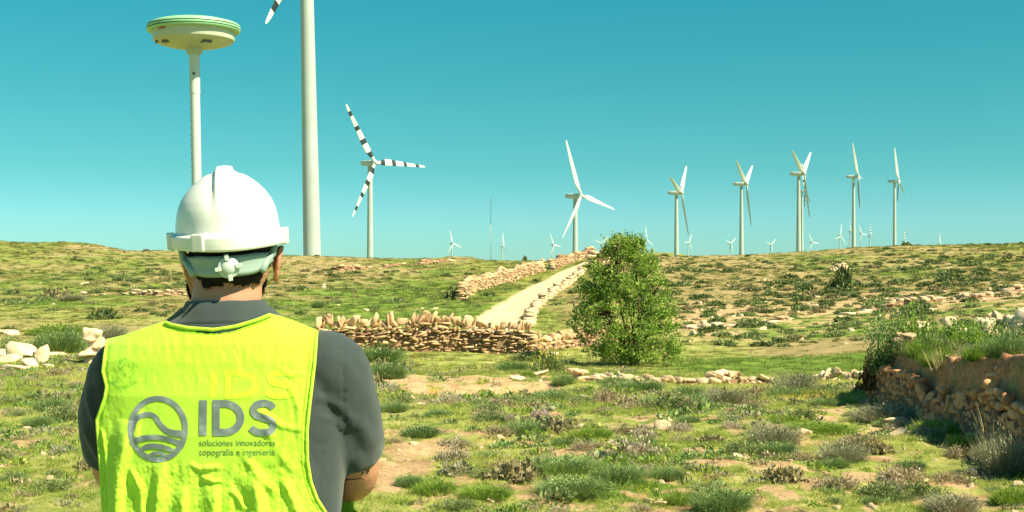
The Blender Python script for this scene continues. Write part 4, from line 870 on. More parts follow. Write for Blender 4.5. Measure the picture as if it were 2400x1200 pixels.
# ------------------------------------------------------------ wind turbines
M['white_paint'] = plain('white_turbine_paint', (0.58, 0.64, 0.64), 0.5, 0.35, .05, .3)
M['tower_paint'] = plain('tower_paint', (0.45, 0.52, 0.52), 0.55, 0.35, .05, .15)
g = NG('striped_blade_paint'); o = g.coord(); sp_ = g.n('SeparateXYZ'); g.l(o, sp_.inputs[0]); zz = g.math('DIVIDE', sp_.outputs[2], 24.0)
def band(a, b): return g.math('MULTIPLY', g.math('GREATER_THAN', zz, a), g.math('LESS_THAN', zz, b))
bb = g.math('ADD', g.math('ADD', band(.10, .19), band(.33, .41)), g.math('ADD', band(.56, .63), band(.80, .88)))
g.base(g.mix(bb, (.68, .70, .66), (.022, .034, .040)), .5, .35); M['striped'] = g.m
M['grey_metal'] = plain('grey_metal', (.28, .30, .31), .5, .4, .1, 1)
def blade_mesh(m):
    L = 24.0; zs = np.array([.6, 1.6, 2.6, 4.0, 5.5, 8, 11, 14, 17, 20, 22.5, 23.6, 24]); ch = np.array([1.2, 1.2, 1.5, 2.2, 2.6, 2.45, 2.15, 1.85, 1.55, 1.25, .95, .6, .15]); th_ = np.array([1.1, 1.1, .95, .72, .58, .44, .35, .28, .22, .17, .12, .08, .04]); tw = np.radians([22, 22, 20, 17, 14, 10, 7, 5, 3.5, 2.5, 1.5, 1, 1])
    an = np.arange(14)/14*2*math.pi; V = []
    for z, c_, t_, w in zip(zs, ch, th_, tw):
        ax = np.cos(an)*c_*.5; q = min(1, max(0, (z-1.6)/3)); ax2 = ax+q*c_*.2; ay = np.sin(an)*t_*.5*(1-q*.6*(np.cos(an)*-.5+.5)*0-q*.45*(1-np.cos(an))/2)
        V.append(np.stack([ax2*math.cos(w)-ay*math.sin(w), ax2*math.sin(w)+ay*math.cos(w)+.012*z, np.full(14, z)], 1))
    me = MB(); me.add(np.vstack(V), grid_faces(len(zs), 14, True)); return me.build('blade', m, smooth=True, link=False).data
BL = {'white': blade_mesh(M['white_paint']), 'striped': blade_mesh(M['striped'])}
def lathe(prof, ns=32, mb=None, a=.5):
    an = np.arange(ns)/ns*2*math.pi; V = [np.stack([r_*np.cos(an), r_*np.sin(an), np.full(ns, z)], 1) for r_, z in prof]
    rows = [[V[0]]]
    for i in range(1, len(prof)):
        rows[-1].append(V[i])
        if i < len(prof)-1:
            a1 = math.atan2(prof[i][1]-prof[i-1][1], prof[i][0]-prof[i-1][0]); a2 = math.atan2(prof[i+1][1]-prof[i][1], prof[i+1][0]-prof[i][0])
            if abs((a2-a1+math.pi) % (2*math.pi)-math.pi) > 0.5: rows.append([V[i]])
    nb, Ql, Vl = 0, [], []
    for rs in rows: Ql.append(grid_faces(len(rs), ns, True)+nb); Vl += rs; nb += len(rs)*ns
    V = np.vstack(Vl); Q_ = np.vstack(Ql)
    if mb is not None: mb.add(V, Q_, a=a)
    return V, Q_
# nacelle: tapered box with rounded edges, tail towards -Y
def nacelle_data():
    secs = [(-4.6, 1.0, 1.2, .25), (-4.4, 1.3, 1.5, .2), (-2.5, 1.5, 1.75, .05), (0, 1.55, 1.8, 0), (1.3, 1.5, 1.7, 0), (1.9, 1.2, 1.3, 0)]; V = []; an = np.arange(16)/16*2*math.pi
    for y_, w, h_, dz in secs:
        cx_ = np.sign(np.cos(an))*np.abs(np.cos(an))**.45; cz_ = np.sign(np.sin(an))*np.abs(np.sin(an))**.45; V.append(np.stack([cx_*w*.75, np.full(16, y_), cz_*h_*.62+dz], 1))
    m = MB(); V = np.vstack([np.vstack(V), [[0, -4.65, .25], [0, 1.95, 0]]]); n = len(secs)*16; m.add(V, grid_faces(len(secs), 16, True), [[n, i, (i+1) % 16] for i in range(16)]+[[n+1, n-16+(i+1) % 16, n-16+i] for i in range(16)])
    return m.build('nacelle', M['white_paint'], link=False).data
NAC = nacelle_data(); hb = MB(); lathe([(.0, 1.2), (.45, 1.1), (.8, .7), (1.0, .1), (1.05, -.5), (.95, -.9), (0, -.95)], 24, hb); HUB = hb.build('hub', M['white_paint'], link=False, smooth=True).data
# u, Y of the hub, blade length in px, rotor foreshortening, blade angle, striped, label
TB = [
 (744, -195, 340, .75, 214, 1, 'nearest and biggest wind turbine, its tower cut off by the top of the picture', -1.15),
 (879, 381, 152, .79, -29, 1, 'wind turbine with black banded blades between the huge tower and the distant lattice mast', 0),
 (1362, 459, 136, .58, -18, 0, 'plain white wind turbine standing above the top end of the gravel track', 0),
 (1598, 452, 103, .24, 48, 0, 'white wind turbine just right of the leafy tree, lowest of the row over the hill', 0),
 (1750, 431, 99, .22, 60, 0, 'white wind turbine second in the row over the right hill, alone between its neighbours', 0),
 (1885, 407, 106, .24, 57, 0, 'white wind turbine third in the row, its tower overlapped by a slimmer turbine behind', 0),
 (1888, 448, 66, .14, -8, 1, 'slimmer banded turbine almost hidden behind the third turbine of the row', 0),
 (2012, 414, 88, .12, -30, 0, 'white wind turbine with one blade pointing straight up, tallest in the row on the right', 0),
 (2107, 425, 80, .14, -10, 0, 'white wind turbine at the right end of the row, dark blade upright', 0),
 (1062, 571, 32, .62, -14, 0, 'tiny far wind turbine nearest the lattice mast on its left, one blade upright', 0),
 (1181, 577, 32, .32, 4, 0, 'tiny far wind turbine just right of the lattice mast', 0),
 (1298, 574, 30, .55, -22, 0, 'tiny far wind turbine between the skyline bush and the track turbine', 0),
 (1411, 571, 26, .75, 52, 0, 'tiny far wind turbine seen between the track turbine and the leafy tree', 0),
 (1517, 562, 33, .45, -4, 0, 'tiny far wind turbine peeking over the leafy tree crown', 0),
 (1616, 569, 26, .50, 35, 0, 'tiny far wind turbine right behind the blade tip of the lowest hub turbine', 0),
 (1714, 571, 24, .62, 54, 0, 'tiny far wind turbine left of the second turbine in the row', 0),
 (1808, 574, 22, .62, 52, 0, 'tiny far wind turbine halfway between the second and third turbines in the row', 0),
 (1904, 568, 25, .60, -24, 0, 'tiny far wind turbine right of the third turbine in the row', 0),
 (1971, 553, 30, .52, 15, 0, 'small far wind turbine left of the tallest turbine, blades well spread', 0),
 (1995, 543, 24, .35, -12, 0, 'small far wind turbine touching the left side of the tallest turbine tower', 0),
 (2020, 548, 24, .5, -24, 0, 'small far wind turbine touching the right side of the tallest turbine tower', 0),
 (2042, 553, 28, .35, 4, 1, 'small far banded wind turbine between the two last big turbines', 0),
 (2122, 566, 29, .30, 0, 1, 'small far banded wind turbine right of the last big turbine', 0),
 (2205, 573, 28, .15, -4, 0, 'lone far turbine of which only one blade shows above the skyline at the right', 0)]
for (u_, Y_, lp, kk, a0, st, lb, lean) in TB:
    d = 24.0*F/lp; R_ = 0.9
    hub = P3(u_, Y_, d); be = math.atan2(u_-CX, F); rayv = Vector((math.sin(be), math.cos(be), 0)); perp = Vector((math.cos(be), -math.sin(be), 0))
    ax = perp*math.sqrt(1-kk*kk)-rayv*kk; gz = math.atan2(-ax.x, ax.y); base = hub-ax*3.0; hb_ = h1(base.x, base.y)
    le = math.radians(lean)
    if lean: base = base-Vector((-math.sin(-le)*0, 0, 0))
    h_ = hub.z-hb_+0.0
    root = empty('wind_turbine', (base.x, base.y, hb_), label=lb, cat='wind turbine', group='wind turbines')
    if lean:
        q = Matrix.Rotation(le, 4, 'Y') @ Matrix.Rotation(gz, 4, 'Z'); off = Vector((math.sin(le)*h_, 0, 0)); root.matrix_world = Matrix.Translation(Vector((base.x, base.y, hb_))-off) @ q
    else: root.rotation_euler = (0, 0, gz)
    tm = MB(); br = 1.50 if lean else (1.28 if lp > 120 else 1.42); tr_ = 1.0 if lean else .85
    prof = [(br*1.02, -3), (br, 0)]+[(br+(tr_-br)*q, (h_-1.0)*q) for q in (.2, .4, .4004, .6, .8, .8004, 1)]+[(tr_*.5, h_-.8)]
    lathe(prof, 40 if lp > 90 else 12, tm); tm.build('tower', M['tower_paint'], root, smooth=True)
    nc_ = bpy.data.objects.new('nacelle', NAC); COL.objects.link(nc_); nc_.parent = root; nc_.location = (0, 0, h_)
    hu = bpy.data.objects.new('hub', HUB); COL.objects.link(hu); hu.parent = root; hu.location = (0, 2.9, h_); hu.rotation_euler = (math.radians(-90), 0, 0)
    for j in range(3):
        b_ = bpy.data.objects.new('blade', BL['striped' if st else 'white']); COL.objects.link(b_); b_.parent = root; b_.location = (0, 3.0, h_)
        pit = math.radians(-52 if kk < .4 else -22); b_.rotation_euler = (Matrix.Rotation(math.radians(6), 3, 'X') @ Matrix.Rotation(-math.radians(a0+120*j), 3, 'Y') @ Matrix.Rotation(pit, 3, 'Z')).to_euler()
# guyed lattice mast
g_ = P3(1150, 462, 1500); gb = h1(g_.x, g_.y); hh = g_.z-gb
mast = empty('lattice_mast', (g_.x, g_.y, gb), label='thin grey and white lattice mast standing alone between the banded turbine and the track', cat='mast')
M['mast_dark'] = plain('mast_dark_paint', (.16, .17, .18), .6, .3); M['mast_white'] = plain('mast_white_paint', (.62, .62, .6), .6, .3)
for s0, s1, mm in ((0, .35, 'mast_dark'), (.35, .62, 'mast_white'), (.62, 1.0, 'mast_dark')):
    mb = MB(); rr_ = .62
    for k_ in range(3):
        a1, a2 = k_*2.094, (k_+1)*2.094; c1, c2 = np.array([math.cos(a1), math.sin(a1)])*rr_, np.array([math.cos(a2), math.sin(a2)])*rr_
        tube([[*c1, hh*s0], [*c1, hh*s1]], .10, 5, mb=mb); nb = int(hh*(s1-s0)/1.6)
        for j in range(nb):
            z0, z1 = hh*s0+j*1.6, hh*s0+(j+1)*1.6; tube([[*(c1 if j % 2 else c2), z0], [*(c2 if j % 2 else c1), z1]], .06, 4, mb=mb)
    mb.build('mast_section', M[mm], mast)
# ------------------------------------------------------------ the man
def remeshed(parts, voxel, it=3):
    """one continuous skin round a set of overlapping closed pieces"""
    mb = MB()
    for V, Q_, T_ in parts: mb.add(V, Q_, T_)
    o = mb.build('tmp', None)
    md = o.modifiers.new('r', 'REMESH'); md.mode = 'VOXEL'; md.voxel_size = voxel; md.adaptivity = 0
    sm = o.modifiers.new('s', 'SMOOTH'); sm.factor = .6; sm.iterations = it
    dg = bpy.context.evaluated_depsgraph_get(); ev = o.evaluated_get(dg); me = bpy.data.meshes.new_from_object(ev)
    n = len(me.vertices); V = np.zeros(n*3, np.float32); me.vertices.foreach_get('co', V); Nn = np.zeros(n*3, np.float32); me.vertices.foreach_get('normal', Nn)
    Fq = np.array([p.vertices[:] for p in me.polygons if len(p.vertices) == 4]); Ft = np.array([p.vertices[:] for p in me.polygons if len(p.vertices) == 3])
    bpy.data.objects.remove(o); bpy.data.meshes.remove(me)
    return V.reshape(-1, 3).astype(float), [f for f in (Fq, Ft) if len(f)], Nn.reshape(-1, 3).astype(float)
def ell(c, r_, R=None):
    v, f = ICO3; v = v*np.asarray(r_)
    if R is not None: v = v@np.array(R).T
    return v+np.asarray(c), None, f
def tb(pts, rad, ns=20): 
    p = np.asarray(pts, float); n = len(p); s = np.linspace(0, n-1, (n-1)*6+1); i = np.clip(s.astype(int), 0, n-2); f_ = (s-i)[:, None]
    p0, p1, p2, p3 = p[np.maximum(i-1, 0)], p[i], p[i+1], p[np.minimum(i+2, n-1)]
    q = .5*((2*p1)+(p2-p0)*f_+(2*p0-5*p1+4*p2-p3)*f_**2+(3*p1-p0-3*p2+p3)*f_**3)
    return tube(q, np.interp(s, np.arange(n), rad), ns)
XC, YC = -.540, 2.42
TZ = np.array([.86, .95, 1.05, 1.12, 1.20, 1.28, 1.35, 1.42, 1.48, 1.51, 1.535, 1.55, 1.575, 1.60])
TW = np.array([.195, .203, .205, .208, .214, .221, .223, .216, .202, .176, .140, .108, .078, .066])
TD = np.array([.125, .135, .128, .124, .124, .125, .127, .124, .112, .102, .088, .078, .064, .06])
def loft_torso(off=0.0, z0=.86, z1=1.60, n=60, ns=48, p=2.5):
    z = np.linspace(z0, z1, n); w = np.interp(z, TZ, TW)+off; d = np.interp(z, TZ, TD)+off; an = np.arange(ns)/ns*2*math.pi
    cx_ = np.sign(np.cos(an))*np.abs(np.cos(an))**(2/p); cy_ = np.sign(np.sin(an))*np.abs(np.sin(an))**(2/p)
    V = np.stack([XC+cx_[None]*w[:, None], YC+cy_[None]*d[:, None]+0*w[:, None], np.repeat(z[:, None], ns, 1)], -1).reshape(-1, 3)
    V = np.vstack([V, [[XC, YC, z0], [XC, YC, z1]]]); b = n*ns
    return V, grid_faces(n, ns, True), [[b, (i+1) % ns, i] for i in range(ns)]+[[b+1, (n-1)*ns+i, (n-1)*ns+(i+1) % ns] for i in range(ns)]
ARM_R = [(-.345, 2.405, 1.462), (-.322, 2.44, 1.37), (-.306, 2.50, 1.250), (-.365, 2.61, 1.215), (-.455, 2.72, 1.20)]
ARM_L = [(-.715, 2.405, 1.456), (-.752, 2.44, 1.37), (-.766, 2.50, 1.250), (-.735, 2.61, 1.262), (-.690, 2.715, 1.272)]
HC3 = np.array([-.535, 2.435, 1.708]); RH = np.array((Matrix.Rotation(math.radians(8), 3, 'Z') @ Matrix.Rotation(math.radians(-3.2), 3, 'Y') @ Matrix.Rotation(math.radians(3), 3, 'X')))
hp_ = lambda x, y, z: HC3+RH@np.array([x, y, z])
body = [loft_torso(-.014, .88, 1.585), tb([(XC, 2.405, 1.50), (XC, 2.412, 1.56), (-.537, 2.425, 1.62), (-.535, 2.435, 1.68)], [.085, .068, .063, .066]),
        ell(HC3, (.078, .097, .112), RH), ell(hp_(0, -.012, -.055), (.070, .078, .062), RH), ell(hp_(0, .030, -.080), (.058, .062, .056), RH), ell(hp_(-.048, .030, -.092), (.040, .040, .042), RH), ell(hp_(0, .068, -.098), (.030, .026, .022), RH),
        ell(hp_(0, .098, -.028), (.013, .020, .028), RH), ell(hp_(0, .108, -.040), (.016, .014, .010), RH), ell(hp_(0, .088, -.066), (.026, .014, .006), RH), ell(hp_(0, .086, -.076), (.023, .013, .006), RH),
        ell(hp_(-.032, .076, .0), (.014, .012, .012), RH), ell(hp_(.032, .076, .0), (.014, .012, .012), RH), ell(hp_(-.032, .082, .018), (.024, .012, .007), RH), ell(hp_(.032, .082, .018), (.024, .012, .007), RH), ell(hp_(-.042, .055, -.03), (.024, .03, .02), RH), ell(hp_(.042, .055, -.03), (.024, .03, .02), RH)]
for s_ in (-1, 1):   # ears: a rim and a bowl
    o_ = np.array([s_*.0765, .004, -.054]); an = np.linspace(-2.3, 2.4, 14); rim = [hp_(*(o_+[s_*(.006+.010*(math.cos(a)*.5+.5)*(1 if math.sin(a) > -.2 else .4)), -.006+.017*math.sin(a+.9)*1.0, .031*math.cos(a+.0)])) for a in an]
    rim = [hp_(*(o_+np.array([s_*(.010+.007*math.cos(a)), -.004-.014*math.sin(a)*1.0, .030*math.cos(a)]))) for a in np.linspace(-.9, 3.5, 14)]
    body.append(tb(rim, [.0062]*14, 8)); body.append(ell(hp_(*(o_+[s_*.005, 0.0, 0])), (.0045, .015, .029), RH@np.array(Matrix.Rotation(s_*.35, 3, 'Z')))); body.append(ell(hp_(*(o_+[s_*.004, .002, -.030])), (.006, .009, .010), RH))
for A in (ARM_R, ARM_L): body.append(tb([(A[0][0]*.75+XC*.25, YC, 1.445)]+A, [.050, .054, .052, .046, .043, .029]))
def hand(W_, dirv, palm_n, curl, thumb_dir, L=.085):
    """palm, four jointed fingers of unequal length and a thumb leaving the side of the palm"""
    d = Vector(dirv).normalized(); n = Vector(palm_n); n = (n-d*n.dot(d)).normalized(); s = d.cross(n); s = s if s.dot(Vector(thumb_dir)) > 0 else -s; w = Vector(W_); out = []
    out.append(tb([w, w+d*.03, w+d*.06, w+d*L], [.026, .026, .028, .022])); 
    for k_ in (-1, 0, 1): out.append(tb([w+d*.02+s*.010*k_, w+d*L*.95+s*.022*k_], [.017, .015]))
    for k_, (o2, l_) in enumerate([(.030, .070), (.010, .078), (-.010, .073), (-.029, .058)]):
        p = w+d*L*.92+s*o2; pts = [p-d*.02, p]; dd = d.copy(); seg = [l_*.45, l_*.32, l_*.25]
        for q, sg in enumerate(seg): dd = (Matrix.Rotation(curl*(1+.12*k_), 3, s) @ dd) if (Matrix.Rotation(curl, 3, s) @ d).dot(n) > 0 else (Matrix.Rotation(-curl*(1+.12*k_), 3, s) @ dd); p = p+dd*sg; pts.append(p.copy())
        out.append(tb(pts, [.010, .0098, .0092, .0085, .0075], 12))
    p = w+d*.022+s*.022; pts = [p-s*.012]; dd = (s*.75+d*.6+n*.3).normalized()
    for sg in (.036, .030, .024): pts.append(pts[-1]+dd*sg); dd = (dd+n*.5+d*.15).normalized()
    out.append(tb(pts, [.014, .0125, .011, .009], 12)); return out
wr = Vector(ARM_L[-1]); body += hand(wr, (.0, 1, 0.02), (1, 0, 0), .95, (0, 0, 1), .075)
wr2 = Vector(ARM_R[-1]); body += hand(wr2, (-.45, .8, .1), (0, .1, -1), .45, (-1, 0, 0))
for s_ in (-1, 1):
    body.append(tb([(XC+s_*.10, YC, .95), (XC+s_*.11, YC+.005, .72), (XC+s_*.12, YC, .50), (XC+s_*.125, YC-.015, .30), (XC+s_*.13, YC-.01, .09)], [.088, .080, .058, .052, .040])); body.append(tb([(XC+s_*.13, YC-.03, .055), (XC+s_*.135, YC+.06, .045), (XC+s_*.14, YC+.15, .035)], [.04, .042, .034]))
BV, BF, BN = remeshed(body, .0042, 4)
MAN = (XC, YC, h1(XC, YC)); man = empty('person', MAN, label='man seen from behind in white hard hat, grey polo shirt and neon yellow vest', cat='person')
off = np.array(MAN)
g = NG('skin'); o = g.coord()
c = g.ramp(g.noise(o, 14, 5), [(0.3, (.50, .225, .14)), (.7, (.62, .31, .20))]); c = g.mix(g.math('MULTIPLY', g.noise(o, 420, 3), .35), c, (.42, .17, .11))
g.base(c, .5, .35); g.b.inputs['Subsurface Weight'].default_value = .12; g.b.inputs['Subsurface Radius'].default_value = (.01, .004, .002); g.b.inputs['Subsurface Scale'].default_value = .5; g.bump(g.noise(o, 160, 5), .25, .002); M['skin'] = g.m
body_o = mesh('body', BV-off, BF, M['skin'], smooth=True, parent=man)

# folds: polylines in photo pixels (seen from behind) -> signed bumps on the cloth
def px_of(V): return CX+F*V[:, 0]/V[:, 1], EY-(V[:, 2]-HC)*F/V[:, 1]
def seg_dist(u, Y, pts):
    best = np.full(u.shape, 1e9); sg = np.zeros(u.shape); tt = np.zeros(u.shape); L = [0]
    for a, b in zip(pts[:-1], pts[1:]): L.append(L[-1]+math.hypot(b[0]-a[0], b[1]-a[1]))
    for i, (a, b) in enumerate(zip(pts[:-1], pts[1:])):
        ex, ey = b[0]-a[0], b[1]-a[1]; l2 = ex*ex+ey*ey; t = np.clip(((u-a[0])*ex+(Y-a[1])*ey)/l2, 0, 1); dx, dy = u-a[0]-t*ex, Y-a[1]-t*ey; d = np.hypot(dx, dy); cr = ex*dy-ey*dx
        m = d < best; best = np.where(m, d, best); sg = np.where(m, np.sign(cr)*d, sg); tt = np.where(m, (L[i]+t*(L[i+1]-L[i]))/L[-1], tt)
    return sg, tt, best
def fold(u, Y, pts, wl, wr_, amp, taper=.18):
    """crest along pts; wl / wr_: widths in px on the left (going down) and right side"""
    sg, t, d = seg_dist(u, Y, pts); x = np.where(sg > 0, 1-sg/wl, 1+sg/wr_); x = np.clip(x, 0, 1); x = x*x*(3-2*x)*.6+x*.4
    return amp*x*np.clip(np.minimum(t, 1-t)/taper, 0, 1)**.7
shirt = [loft_torso(.004, .90, 1.578)]
for A, sl in ((ARM_R, 1), (ARM_L, -1)):
    a0, a1, a2 = map(np.array, A[:3]); shirt.append(tb([(A[0][0]*.6+XC*.4, YC, 1.458), a0, a0*.5+a1*.5+[sl*.002, 0, 0], a1, a1*.55+a2*.45, a1*.30+a2*.70], [.060, .070, .073, .072, .069, .063], 28))
SV, SF, SN = remeshed(shirt, .0055, 6)
u_, Y_ = px_of(SV); back = np.clip(-SN[:, 1]*1.6, 0, 1)
dsp = fold(u_, Y_, [(730, 930), (772, 940), (806, 962), (830, 990)], 14, 18, .0045)+fold(u_, Y_, [(824, 985), (850, 1004), (874, 1032), (896, 1054)], 34, 36, .0055)-fold(u_, Y_, [(812, 1000), (824, 1036), (834, 1072)], 30, 40, .004)
dsp += fold(u_, Y_, [(840, 972), (822, 984), (818, 1006)], 12, 12, .003, .3)+fold(u_, Y_, [(878, 880), (893, 920), (897, 960)], 10, 12, .004)+fold(u_, Y_, [(730, 1052), (775, 1056), (800, 1050)], 5, 6, .0025)
dsp += fold(u_, Y_, [(205, 900), (215, 960), (232, 1000)], 12, 14, .006)+fold(u_, Y_, [(200, 1000), (222, 1050), (235, 1080)], 12, 14, .006)+fold(u_, Y_, [(745, 975), (790, 990), (806, 1010)], 6, 7, .004)
dsp += .0045*fbm(SV[:, 0]*22, SV[:, 2]*14+SV[:, 1]*9, 51, 4)+.0012*fbm(SV[:, 0]*70, SV[:, 2]*60+SV[:, 1]*20, 52, 3)
dsp += .0009*np.sin(Y_/3.2)*np.exp(-((u_-806-.02*(Y_-880))/9)**2)*sstep(800, 830, Y_)*(1-sstep(950, 975, Y_))-.002*np.exp(-((u_-806)/3)**2)*sstep(790, 820, Y_)*(1-sstep(960, 985, Y_))
SV = SV+SN*dsp[:, None]*np.maximum(back, .35)[:, None]
g = NG('grey_cotton'); o = g.coord(); c = g.ramp(g.noise(o, 9, 4), [(.3, (.030, .045, .049)), (.7, (.044, .061, .065))])
wv = g.n('TexWave'); g.l(o, wv.inputs[0]); wv.inputs['Scale'].default_value = 260; wv.inputs['Distortion'].default_value = 2
c = g.mix(g.math('MULTIPLY', g.noise(o, 700, 2), .5), c, (.080, .095, .097)); g.base(c, .95, .12); g.b.inputs['Sheen Weight'].default_value = .25; g.bump(g.noise(o, 600, 3), .35, .001); M['cotton'] = g.m
shirt_o = mesh('polo_shirt', SV-off, SF, M['cotton'], smooth=True, parent=man)
def sub(parent_obj, name, V, Fs, m, **k):
    o = mesh(name, np.asarray(V)-off, Fs, m, parent=parent_obj, **k); return o
# collar: stand hidden under a folded leaf that flares out over the shoulders
def ringline(rx, ry, z, dz_side, n=72, yc=2.415, tilt=0.0, sk=0.0):
    a = np.linspace(-math.pi*1.0, 0, n); return np.stack([-.5375+rx*np.cos(a), yc+ry*np.sin(a), z+dz_side*np.abs(np.cos(a))**2+tilt*np.cos(a)], 1)
a_full = np.linspace(0, 2*math.pi, 97)[:-1]
def ringfull(rx, ry, z, side=0.0, front=0.0, tilt=0.0, p=2.3, yc=2.415):
    cx_ = np.sign(np.cos(a_full))*np.abs(np.cos(a_full))**(2/p); sy_ = np.sign(np.sin(a_full))*np.abs(np.sin(a_full))**(2/p)
    return np.stack([-.5375+rx*cx_, yc+ry*sy_, z+side*np.cos(a_full)**2+front*np.maximum(0, np.sin(a_full))+tilt*np.cos(a_full)], 1)
cr = [ringfull(.066, .068, 1.575, 0, -.03, .001), ringfull(.0680, .070, 1.586, 0, -.03, .001), ringfull(.0715, .0745, 1.5895, 0, -.03, .001), ringfull(.0750, .0785, 1.586, -.001, -.03, .001), ringfull(.083, .086, 1.570, -.003, -.035, .002),
      ringfull(.092, .094, 1.556, -.006, -.04, .004), ringfull(.0985, .098, 1.548, -.004, -.045, .006), ringfull(.0975, .096, 1.546, -.004, -.045, .006), ringfull(.088, .088, 1.556, -.004, -.04, .004)]
V_ = np.vstack(cr); V_ += (np.stack([fbm(V_[:, 0]*40, V_[:, 2]*60, 61, 2)]*3, 1)*.0015); sub(shirt_o, 'collar', V_, grid_faces(len(cr), 96, True), M['cotton'], smooth=True)
cr = [ringfull(.093, .090, 1.551, 0, -.04, .004), ringfull(.099, .0985, 1.5475, 0, -.045, .004), ringfull(.1015, .1010, 1.543, 0, -.045, .005), ringfull(.1030, .1020, 1.535, 0, -.045, .005), ringfull(.1035, .1010, 1.520, 0, -.045, .005)]
sub(shirt_o, 'collar_band', np.vstack(cr), grid_faces(len(cr), 96, True), M['cotton'], smooth=True)
# shoulder seam stitching down the right back
M['stitch'] = plain('stitching', (.15, .17, .165), .9, .1)

# vest: panels laid on the back and the chest
VU_L = np.array([(795, 250), (830, 244), (870, 239), (905, 248), (930, 244), (985, 225), (1040, 229), (1100, 234), (1200, 240), (1300, 238), (1460, 240)], float)
VU_R = np.array([(775, 745), (850, 740), (900, 734), (960, 727), (1010, 722), (1080, 723), (1130, 731), (1170, 746), (1205, 768), (1235, 795), (1300, 806), (1460, 812)], float)
TOPL = np.array([(250, 795), (290, 786), (340, 768), (385, 753), (400, 760), (440, 768), (500, 772), (550, 765), (600, 750), (636, 736), (660, 742), (700, 756), (745, 775)], float)
VF = [([(300, 985), (292, 1035), (276, 1110), (268, 1220), (262, 1320)], 36, 26, .026), ([(375, 1080), (372, 1130), (366, 1220), (362, 1330)], 20, 30, .018),
      ([(505, 1135), (503, 1170), (500, 1230), (490, 1330)], 38, 20, .022), ([(585, 1105), (606, 1180), (614, 1260), (620, 1340)], 34, 26, .022), ([(430, 1140), (425, 1200), (420, 1290)], 24, 20, .016),
      ([(470, 1118), (502, 1130), (520, 1126)], 8, 10, .008), ([(560, 1050), (600, 1110), (650, 1160)], 14, 20, .007), ([(620, 1000), (650, 1060), (690, 1110)], 14, 18, .006), ([(600, 960), (660, 1000), (715, 1010)], 10, 16, .005), ([(680, 900), (700, 960), (705, 1040)], 12, 14, .005),
      ([(660, 1120), (690, 1180), (715, 1260)], 18, 20, .012), ([(330, 960), (322, 990), (318, 1040)], 12, 12, .006), ([(236, 1000), (246, 1060), (250, 1120)], 8, 10, .007), ([(440, 1085), (470, 1100), (520, 1095)], 10, 12, .006), ([(650, 860), (680, 880), (720, 875)], 8, 10, .003),
      ([(540, 1145), (560, 1170), (575, 1200)], 12, 12, .008), ([(300, 1090), (330, 1150), (335, 1230)], 16, 16, .010)]
def back_y(x, z):
    w = np.interp(z, TZ, TW)+.05; d = np.interp(z, TZ, TD)+.015; q = np.clip(np.abs(x-XC)/w, 0, 1); return YC-d*np.maximum(1-q**2.6, .0)**(1/2.6)
def on_back(u, Y, lift=0.0, folds=True):
    """the point of the vest's back that the pixel (u, Y) of the photo shows"""
    u = np.asarray(u, float); Y = np.asarray(Y, float); y = np.full(u.shape, 2.32)
    for _ in range(25):
        x = (u-CX)/F*y; z = HC-(Y-EY)/F*y; y = y*.4+.6*back_y(x, z)
    f_ = 0
    if folds:
        for pts, a, b, am in VF: f_ = f_+fold(u, Y, pts, a, b, am*.62)*(1-.6*sstep(455, 470, u)*(1-sstep(648, 665, u))*sstep(1020, 1032, Y)*(1-sstep(1072, 1090, Y)))
        stiff = 1-.8*sstep(275, 300, u)*(1-sstep(650, 675, u))*sstep(880, 935, Y)*(1-sstep(1078, 1100, Y)); low = np.clip((Y-860)/250, 0.15, 1)*stiff; f_ = f_+low*(.0028*fbm(u/24, Y/60, 71, 3)+.0013*fbm((u+Y)/12, (Y-u)/40, 72, 3)+.0009*fbm(u/6, Y/7, 73, 2))+.0012*stiff*fbm(u/14, Y/30, 74, 2)
        f_ = f_+.004*np.clip((Y-1000)/300, 0, 1)
    y = y-f_-lift; return np.stack([(u-CX)/F*y, y, HC-(Y-EY)/F*y], -1)
ns_, nr_ = 260, 300; sv = np.linspace(0, 1, ns_)
def topY(s): 
    ul = 250+(745-250)*s; return np.interp(ul, TOPL[:, 0], TOPL[:, 1])
BU = np.zeros((nr_, ns_)); BY = np.zeros((nr_, ns_))
for i in range(nr_):
    t = i/(nr_-1); yt = topY(sv); Yr = yt+(1460-yt)*t; ref = 785+(1460-785)*t
    ul = np.interp(Yr, VU_L[:, 0], VU_L[:, 1]); ur = np.interp(Yr, VU_R[:, 0], VU_R[:, 1]); BU[i] = ul+(ur-ul)*sv; BY[i] = Yr
BP = on_back(BU, BY)
# chest panel with a V neck, mirrored in depth
s2 = np.linspace(0, 1, 90); FP = np.zeros((110, 90, 3))
zl = np.linspace(0, 1, 110)
for i, t in enumerate(zl):
    xt = BP[0, :, 0][np.round(s2*(ns_-1)).astype(int)]; zt = BP[0, :, 2][np.round(s2*(ns_-1)).astype(int)]-.034-.11*np.exp(-((s2-.5)/.16)**4); zz_ = zt+(.95-zt)*t
    xl = np.interp(zz_, [.95, 1.2, 1.26, 1.40, 1.53], [-.775, -.77, -.755, -.70, -.755]); xr = np.interp(zz_, [.95, 1.2, 1.26, 1.40, 1.53], [-.31, -.31, -.33, -.385, -.365]); x = xl+(xr-xl)*s2
    y = 2*YC-back_y(x, zz_)+.006*fbm(x*20, zz_*9, 81, 3); FP[i] = np.stack([x, y, zz_], 1)
vmb = MB(); vmb.add(BP.reshape(-1, 3), grid_faces(nr_, ns_)); vmb.add(FP.reshape(-1, 3), grid_faces(110, 90)[:, ::-1])
